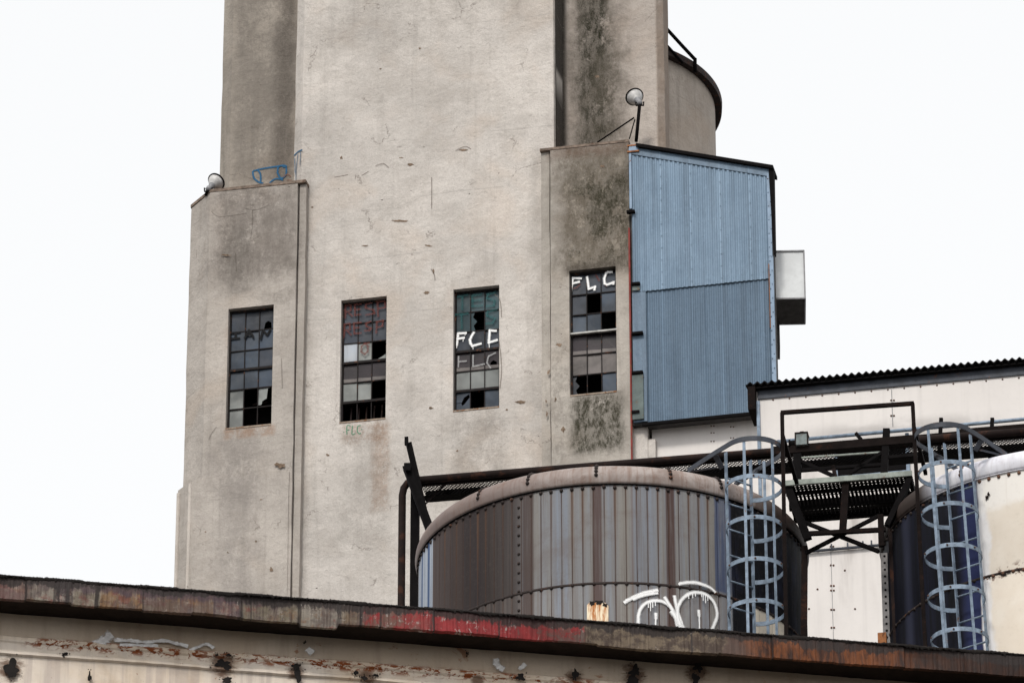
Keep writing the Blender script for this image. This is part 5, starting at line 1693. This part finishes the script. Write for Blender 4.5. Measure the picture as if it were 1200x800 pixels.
def fasciamat():
    m = Mat('peeling_fascia')
    X, Y, Z = m.sep(m.co())
    n = m.noise(4.0, 6, 0.7, 0.6)
    st = m.noise(1.0, 8, 0.75, 0.5, m.map(m.co(), (9, 1, 2.2)))
    fl = m.noise(1.0, 6, 0.75, 0.8, m.map(m.co(), (9, 1, 7), (3, 0, 0)))
    seg = ((-230, (.16, .12, .10)), (0, (.30, .17, .15)), (31, (.27, .235, .195)), (65, (.07, .05, .05)), (84, (.24, .20, .15)), (114, (.26, .15, .075)), (168, (.20, .125, .07)), (208, (.12, .075, .075)),
           (226, (.23, .14, .075)), (250, (.11, .07, .075)), (282, (.20, .165, .115)), (351, (.28, .245, .205)), (397, (.20, .14, .09)), (422, (.22, .10, .09)), (446, (.24, .022, .022)))
    gx = lambda px: G.at(px, 676 + px * 0.0775).x
    xa, xb = gx(-230), gx(760)
    cr = m.node('ShaderNodeValToRGB'); cr.color_ramp.interpolation = 'CONSTANT'
    wob = m.mul(m.math('SUBTRACT', m.noise(3.0, 3, 0.6), 0.5), 0.05)
    m.set(cr.inputs[0], m.mr(m.math('ADD', X, wob), xa, xb, smooth=False))
    for k, (px, colr) in enumerate(seg):
        e = cr.color_ramp.elements[0] if k == 0 else cr.color_ramp.elements.new((gx(px) - xa) / (xb - xa))
        if k == 0: e.position = 0.0
        e.color = (*(x * 0.68 for x in colr), 1)
    while len(cr.color_ramp.elements) > len(seg): cr.color_ramp.elements.remove(cr.color_ramp.elements[-1])
    c = cr.outputs[0]
    rp = m.noise(2.2, 8, 0.75, 0.2, m.map(m.co(), (1, 1, 1.3), (21, 4, 4)))
    c = m.mix(m.mul(m.mr(rp, 0.52, 0.58), 0.75), c, (.135, .035, .028))
    c = m.mix(m.mul(m.mr(rp, 0.46, 0.40), 0.6), c, (.15, .07, .03))
    c = m.mix(m.mul(m.mr(fl, 0.45, 0.62), 0.5), c, (.27, .235, .19))
    c = m.mix(m.mul(m.mr(st, 0.52, 0.62), 0.3), c, (.10, .06, .04))
    c = m.mix(m.mul(m.mr(m.noise(7.0, 8, 0.78, 0.2, m.map(m.co(), (1, 1, 1.2), (2, 9, 4))), 0.54, 0.60), 0.6), c, (.045, .028, .026))
    c = m.mix(m.mul(m.mr(m.noise(5.0, 8, 0.78, 0.2, m.map(m.co(), (1, 1, 1.2), (12, 9, 4))), 0.58, 0.63), 0.5), c, (.33, .28, .24))
    big = m.noise(1.1, 5, 0.65, 0.3, m.map(m.co(), (1, 1, 2), (6, 6, 6)))
    c = m.mix(m.mul(m.mr(m.math('ADD', big, m.mul(m.math('SUBTRACT', st, 0.5), 0.5)), 0.46, 0.56), 0.62), c, (.060, .038, .036))
    purple = m.mul(m.mr(m.math('ADD', Z, m.mul(m.math('SUBTRACT', st, 0.5), 0.22)), gz - 0.125, gz - 0.075), m.band(X, gx(60), gx(330), 0.5))
    c = m.mix(m.mul(purple, 0.85), c, (.055, .034, .042))
    xr0, xr1 = G.at(424, 708).x, G.at(690, 727).x
    nb = m.noise(2.0, 4, 0.6, 0.4)
    xn = m.math('ADD', X, m.mul(m.math('SUBTRACT', nb, 0.5), 0.5))
    red = m.mul(m.band(xn, xr0, xr1, 0.03), m.math('SUBTRACT', 1, m.mul(m.mr(X, gx(600), gx(700)), m.mr(fl, 0.42, 0.5))))
    red = m.mul(red, m.math('SUBTRACT', 1, m.mul(m.mr(n, 0.56, 0.62), 0.6)))
    redc = m.mix(m.mr(n, 0.35, 0.7), (0.235, 0.017, 0.019), (0.12, 0.012, 0.013))
    redc = m.mix(m.mul(m.math('SUBTRACT', 1, m.mr(X, gx(450), gx(520))), m.mr(fl, 0.40, 0.56)), redc, (0.12, 0.065, 0.05))
    redc = m.mix(m.mul(m.mr(m.noise(8.0, 9, 0.8, 0.1, m.map(m.co(), (1, 1, 0.7), (5, 8, 1))), 0.57, 0.60), 0.8), redc, (0.34, 0.30, 0.28))
    redc = m.mix(m.mul(m.mr(m.noise(5.0, 9, 0.8, 0.1, m.map(m.co(), (1, 1, 0.6), (15, 8, 1))), 0.58, 0.62), 0.85), redc, (0.03, 0.014, 0.013))
    redc = m.mix(m.mul(m.mr(fl, 0.60, 0.63), 0.8), redc, (0.30, 0.26, 0.24))
    redc = m.mix(m.mul(m.mr(st, 0.56, 0.66), 0.7), redc, (0.05, 0.018, 0.018))
    c = m.mix(m.mr(X, gx(446), gx(470)), c, (.085, .055, .045))
    c = m.mix(red, c, redc)
    pale = m.band(xn, xr1, G.at(850, 740).x, 0.05)
    c = m.mix(m.mul(pale, 0.85), c, m.mix(m.mr(m.noise(5.0, 8, 0.78, 0.2), 0.44, 0.58), (0.15, 0.115, 0.078), (0.045, 0.030, 0.022)))
    rust = m.mr(xn, G.at(845, 745).x, G.at(900, 745).x)
    rustc = m.mix(m.mr(st, 0.38, 0.62), (0.030, 0.012, 0.008), (0.17, 0.052, 0.014))
    c = m.mix(rust, c, rustc)
    dkr = m.mr(xn, G.at(1010, 755).x, G.at(1110, 760).x)
    c = m.mix(m.mul(dkr, 0.85), c, (0.018, 0.009, 0.007))
    # dark runs from the roof edge
    zt = gz - 0.03
    run = m.mul(m.mr(m.math('ADD', Z, m.math('ADD', m.mul(m.math('SUBTRACT', m.noise(6.0, 9, 0.8, 0.2, m.map(m.co(), (1, 1, 0.5), (3, 3, 1))), 0.5), 0.34), m.mul(m.math('SUBTRACT', m.noise(1.3, 4, 0.6), 0.5), 0.22))), zt - 0.065, zt - 0.045), 0.92)
    c = m.mix(run, c, (0.02, 0.014, 0.013))
    c = m.mix(m.mul(m.mr(st, 0.57, 0.68), 0.4), c, (0.04, 0.022, 0.016))
    for px, hw_ in ((31, .010), (67, .03), (80, .016), (114, .018), (168, .006), (283, .022), (295, .006), (352, .016), (397, .02), (423, .014), (446, .010), (508, .010), (585, .008), (810, .008), (905, .008)):
        c = m.mix(m.mul(m.band(m.math('ADD', X, m.mul(m.math('SUBTRACT', n, 0.5), 0.03)), gx(px) - hw_, gx(px) + hw_, 0.006), m.mr(st, 0.25, 0.5), 0.92), c, (.02, .014, .013))
    fl2 = m.noise(1.0, 6, 0.75, 0.8, m.map(m.co(), (14, 1, 9), (7, 0, 2)))
    c = m.mix(m.mul(m.mr(fl2, 0.64, 0.68), 0.6, m.math('SUBTRACT', 1, rust)), c, (0.40, 0.36, 0.32))
    return m.fin(c, 0.7, 0.3, normal=m.bump(m.math('ADD', m.mul(fl, 0.8), m.mul(st, 0.4)), 0.5, 0.02))


def wallmat():
    m = Mat('stained_cream_wall')
    X, Y, Z = m.sep(m.co())
    a = m.noise(1.2, 5, 0.6, 0.5)
    st = m.noise(1.0, 5, 0.65, 0.1, m.map(m.co(), (6, 1, 0.6)))
    f = m.noise(16, 5, 0.7)
    c = m.mix(m.mr(a, 0.3, 0.7), (0.58, 0.465, 0.35), (0.70, 0.60, 0.49))
    c = m.mix(m.mul(m.mr(st, 0.45, 0.72), 0.5), c, (0.30, 0.23, 0.17))
    c = m.mix(m.mul(m.mr(f, 0.5, 0.75), 0.3), c, (0.32, 0.26, 0.21))
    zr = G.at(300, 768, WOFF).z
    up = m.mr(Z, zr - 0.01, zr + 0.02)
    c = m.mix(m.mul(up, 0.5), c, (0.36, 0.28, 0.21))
    low = m.mr(Z, zr - 0.03, zr - 0.06)
    c = m.mix(m.mul(low, m.mr(a, 0.35, 0.65), 0.45), c, (0.66, 0.61, 0.56))
    stp = m.mul(m.mr(Z, zr - 0.16, zr - 0.2), m.mr(m.noise(1.0, 3, 0.5, 0, m.map(m.co(), (9, 1, 0.4), (8, 0, 0))), 0.52, 0.62), 0.4)
    c = m.mix(stp, c, (0.33, 0.27, 0.25))
    rs = m.noise(1.0, 6, 0.75, 0.5, m.map(m.co(), (11, 1, 22), (3, 0, 0)))
    rz = m.math('SUBTRACT', 1, m.mr(m.math('ABSOLUTE', m.math('SUBTRACT', Z, zr - 0.04)), 0.02, 0.08))
    rg = m.mr(m.noise(1.3, 3, 0.5), 0.36, 0.52)
    c = m.mix(m.mul(rz, rg, m.mr(rs, 0.50, 0.54), 1.0), c, (0.20, 0.050, 0.012))
    r3 = m.mr(m.noise(1.0, 6, 0.7, 0.6, m.map(m.co(), (4, 1, 5), (13, 2, 0))), 0.62, 0.68)
    c = m.mix(m.mul(r3, 0.75), c, (0.27, 0.11, 0.05))
    r4 = m.mr(m.noise(1.0, 6, 0.75, 0.3, m.map(m.co(), (16, 1, 18), (1, 2, 7))), 0.66, 0.70)
    c = m.mix(m.mul(r4, m.math('SUBTRACT', 1, up), 0.85), c, (0.19, 0.065, 0.025))
    dk = m.mr(m.math('ADD', X, m.mul(a, 0.6)), G.at(1030, 790, WOFF).x + 0.3, G.at(1090, 790, WOFF).x + 0.3)
    c = m.mix(m.mul(dk, 0.9), c, m.mix(m.mr(st, 0.4, 0.6), (0.05, 0.028, 0.02), (0.09, 0.05, 0.033)))
    for bx, by, br in ((13, 783, .11), (262, 779, .12), (347, 786, .08), (430, 791, .08), (674, 790, .08), (744, 788, .11), (818, 784, .11), (560, 796, .06)):
        bp = G.at(bx, by, WOFF - 0.05)
        dd = m.math('POWER', m.math('ADD', m.math('POWER', m.math('SUBTRACT', X, bp.x), 2.0), m.math('POWER', m.math('SUBTRACT', Z, bp.z), 2.0)), 0.5)
        dd = m.math('ADD', dd, m.mul(m.math('SUBTRACT', rs, 0.5), br * 2.2))
        c = m.mix(m.mul(m.mr(dd, br * 1.3, br * 0.5), 0.85), c, (0.10, 0.045, 0.022))
    grim = m.mr(X, G.at(720, 780, WOFF).x, G.at(1000, 790, WOFF).x)
    c = m.mix(m.mul(grim, 0.4), c, (0.20, 0.145, 0.10))
    return m.fin(c, 0.8, 0.25, normal=m.bump(m.math('ADD', f, m.mul(a, 1.5)), 0.3, 0.015))
FASCIA, CREAMWALL = fasciamat(), wallmat()
TIMBER = plain('soffit_timber', (0.022, 0.015, 0.012), 0.9, 0.15)
# fascia: dented, uneven along both edges
mb = MB()
n = 900
vs = []
cuts = [G.at(px, 676 + px * 0.0775).x for px in (31, 84, 114, 168, 226, 283, 352, 397, 446, 508, 585, 640, 700, 760, 840, 905, 980, 1060, 1130)]
off = [(rnd.uniform(-.010, .012), rnd.uniform(-.006, .006), rnd.uniform(-.012, .012)) for _ in range(len(cuts) + 1)]
off[7] = (0.0, -0.03, -0.03)
for i in range(n + 1):
    x = gx0 + (gx1 - gx0) * i / n
    k_ = sum(1 for c_ in cuts if c_ < x)
    dy_, dz_, tilt_ = off[k_]
    fx_ = x - (cuts[k_ - 1] if k_ else gx0)
    dz_ += tilt_ * min(fx_, 0.6)
    w1 = dy_ + 0.010 * math.sin(x * 2.1) + 0.006 * math.sin(x * 5.3 + 1) + rnd.uniform(-.004, .004)
    sag = 0.012 * math.sin(x * 1.3 + 2) + 0.008 * math.sin(x * 3.7) + rnd.uniform(-.003, .003)
    zt = gz + 0.006 * math.sin(x * 4) + rnd.uniform(-.008, .008)
    zb = gzb + sag * 0.6 + dz_
    vs += [(x, w1 * 0.5, zt), (x, w1, (zt + zb) / 2), (x, w1 * 1.2 + 0.012 * math.sin(x * 2.9), zb), (x, 0.05 + w1, zb)]
mb.add(vs, [(4 * i + k, 4 * i + k + 1, 4 * i + 4 + k + 1, 4 * i + 4 + k) for i in range(n) for k in range(3)])
mb.build('fascia', FASCIA, fb)
mb = MB()
vs = []
for i in range(n * 2 + 1):
    x = gx0 + (gx1 - gx0) * i / (n * 2)
    hgt = 0.004 + 0.007 * rnd.random() ** 2 + 0.006 * (math.sin(x * 7.3) > 0.3)
    dn = 0.008 + 0.02 * rnd.random() ** 3 + 0.014 * max(0, math.sin(x * 3.1) * math.sin(x * 7.7))
    vs += [(x, 0.35, gz + 0.02), (x, -0.014, gz + hgt), (x, -0.018, gz - 0.005), (x, -0.014, gz - dn)]
mb.add(vs, [(4 * i + k, 4 * i + k + 1, 4 * i + 4 + k + 1, 4 * i + 4 + k) for i in range(n * 2) for k in range(3)])
mb.build('tar_edge', TAR, fb)
mb = MB(); mb.box(gx0, gx1, 0.06, 9.0, gzb + 0.035, gz - 0.02); mb.build('roof', TIMBER, fb)
zr = G.at(300, 768, WOFF).z
mb = MB()
prof = [(WOFF, gzb + 0.034), (WOFF, zr + 0.02), (WOFF - 0.03, zr - 0.0), (WOFF - 0.035, zr - 0.045), (WOFF - 0.02, zr - 0.06), (WOFF - 0.02, zr - 0.13), (WOFF - 0.045, zr - 0.15), (WOFF - 0.05, zr - 0.175), (WOFF - 0.02, zr - 0.19), (WOFF - 0.02, 0.0)]
N = 160
vs = []
for i in range(N + 1):
    x = gx0 + (gx1 - gx0) * i / N
    w = 0.004 * math.sin(x * 3.3) + rnd.uniform(-.002, .002)
    vs += [(x, y + w, z + 1.5 * w) for y, z in prof]
L_ = len(prof)
mb.add(vs, [(L_ * i + k, L_ * i + k + 1, L_ * i + L_ + k + 1, L_ * i + L_ + k) for i in range(N) for k in range(L_ - 1)])
mb.box(gx0, gx1, WOFF + 0.02, 8.8, 0, gzb + 0.03)
mb.build('wall', CREAMWALL, fb)
gw = lambda px, py: G.at(px, py, WOFF - 0.052)
for it in [(13, 783, 12, 14), (76, 766, 4.5, 3.2), (105, 793, 3, 8), (262, 778, 11, 8), (268, 767, 5, 2), (254, 767, 3, 2), (266, 797, 8, 6), (347, 781, 7, 6), (349, 791, 6, 10), (417, 788, 4, 4), (427, 794, 5, 4), (440, 791, 6, 2.4), (357, 753, 1.5, 1.5), (547, 765, 1.6, 2.6),
                 (610, 793, 7, 6), (674, 790, 5, 9), (744, 786, 8, 9), (741, 797, 10, 8), (818, 780, 7, 9), (815, 795, 6, 10), (822, 770, 8, 5)]:
    mb = MB(); chip_shapes(mb, [it], gw, lambda p: (0, -1, 0), 0.004)
    for _ in range(5):
        mb_a, mb_r = rnd.uniform(0, 6.28), rnd.uniform(1.0, 1.6)
        chip_shapes(mb, [(it[0] + it[2] * mb_r * math.cos(mb_a), it[1] + it[3] * mb_r * math.sin(mb_a), rnd.uniform(.5, 1.3), rnd.uniform(.5, 1.6))], gw, lambda p: (0, -1, 0), 0.005)
    mb.build('tar_splash', TAR, fb)
for it in [([(112, 757), (122, 750), (131, 744)], 0.14), ([(133, 750), (150, 751), (172, 753), (190, 751), (205, 754), (220, 758)], 0.055), ([(222, 763), (232, 758), (243, 755), (250, 760)], 0.05), ([(140, 756), (160, 756), (185, 757)], 0.05),
                        ([(580, 772), (583, 780), (590, 785)], 0.1), ([(608, 785), (615, 778)], 0.07), ([(360, 760), (366, 766)], 0.1)]:
    strokes('white_scuff', [it], 0.08, lambda px, py: G.at(px, py, WOFF - 0.01), lambda p: (0, -1, 0), CHALK, fb, 0.02)

# ================================================================== ground, light, sky
gm = Mat('gravel_ground')
a = gm.noise(0.3, 5, 0.6, 0.3); b = gm.noise(8, 4, 0.7)
c = gm.mix(gm.mr(a, 0.3, 0.7), (0.06, 0.058, 0.055), (0.10, 0.095, 0.09))
c = gm.mix(gm.mul(gm.mr(b, 0.45, 0.75), 0.5), c, (0.05, 0.048, 0.045))
gm.fin(c, 0.95, 0.15, normal=gm.bump(b, 0.4, 0.03))
mb = MB(); mb.quad((-1500, -1500, 0), (1500, -1500, 0), (1500, 1500, 0), (-1500, 1500, 0))
tag(mb.build('ground', gm.m, None), kind='structure')

SUN_EL, SUN_AZ = 44.0, 195.0            # azimuth from the view direction, clockwise
ld = bpy.data.lights.new('sun', 'SUN')
ld.energy = 1.5
ld.angle = R(10)
ld.color = (1.0, 0.95, 0.88)
sun = bpy.data.objects.new('sun', ld)
COL.objects.link(sun)
sd = Vector((math.sin(R(SUN_AZ)) * math.cos(R(SUN_EL)), math.cos(R(SUN_AZ)) * math.cos(R(SUN_EL)), math.sin(R(SUN_EL))))
sun.rotation_euler = sd.to_track_quat('Z', 'Y').to_euler()
sun.location = (30, -20, 80)

w = bpy.data.worlds.new('World')
sc.world = w
w.use_nodes = True
nt = w.node_tree
nt.nodes.clear()
out = nt.nodes.new('ShaderNodeOutputWorld')
bg = nt.nodes.new('ShaderNodeBackground')
sky = nt.nodes.new('ShaderNodeTexSky')
sky.sky_type = 'NISHITA'
sky.sun_disc = False
sky.sun_elevation = R(SUN_EL)
sky.sun_rotation = R(SUN_AZ)
sky.dust_density = 4.0
hs = nt.nodes.new('ShaderNodeHueSaturation')          # an even layer of cloud takes the blue out of the sky
hs.inputs['Saturation'].default_value = 0.06
mx = nt.nodes.new('ShaderNodeMix'); mx.data_type = 'RGBA'
mx.inputs[0].default_value = 0.65
nt.links.new(sky.outputs[0], hs.inputs['Color'])
nt.links.new(hs.outputs[0], mx.inputs[6])
mx.inputs[7].default_value = (9.0, 9.1, 9.2, 1)
nt.links.new(mx.outputs[2], bg.inputs[0])
bg.inputs[1].default_value = 0.1
nt.links.new(bg.outputs[0], out.inputs[0])

sc.view_settings.view_transform = 'Standard'
sc.view_settings.look = 'None'
sc.view_settings.exposure = 0.5
sc.view_settings.gamma = 1.0
sc.view_settings.use_curve_mapping = False
sc.render.engine = 'CYCLES'
sc.cycles.max_bounces = 6
sc.cycles.transparent_max_bounces = 12
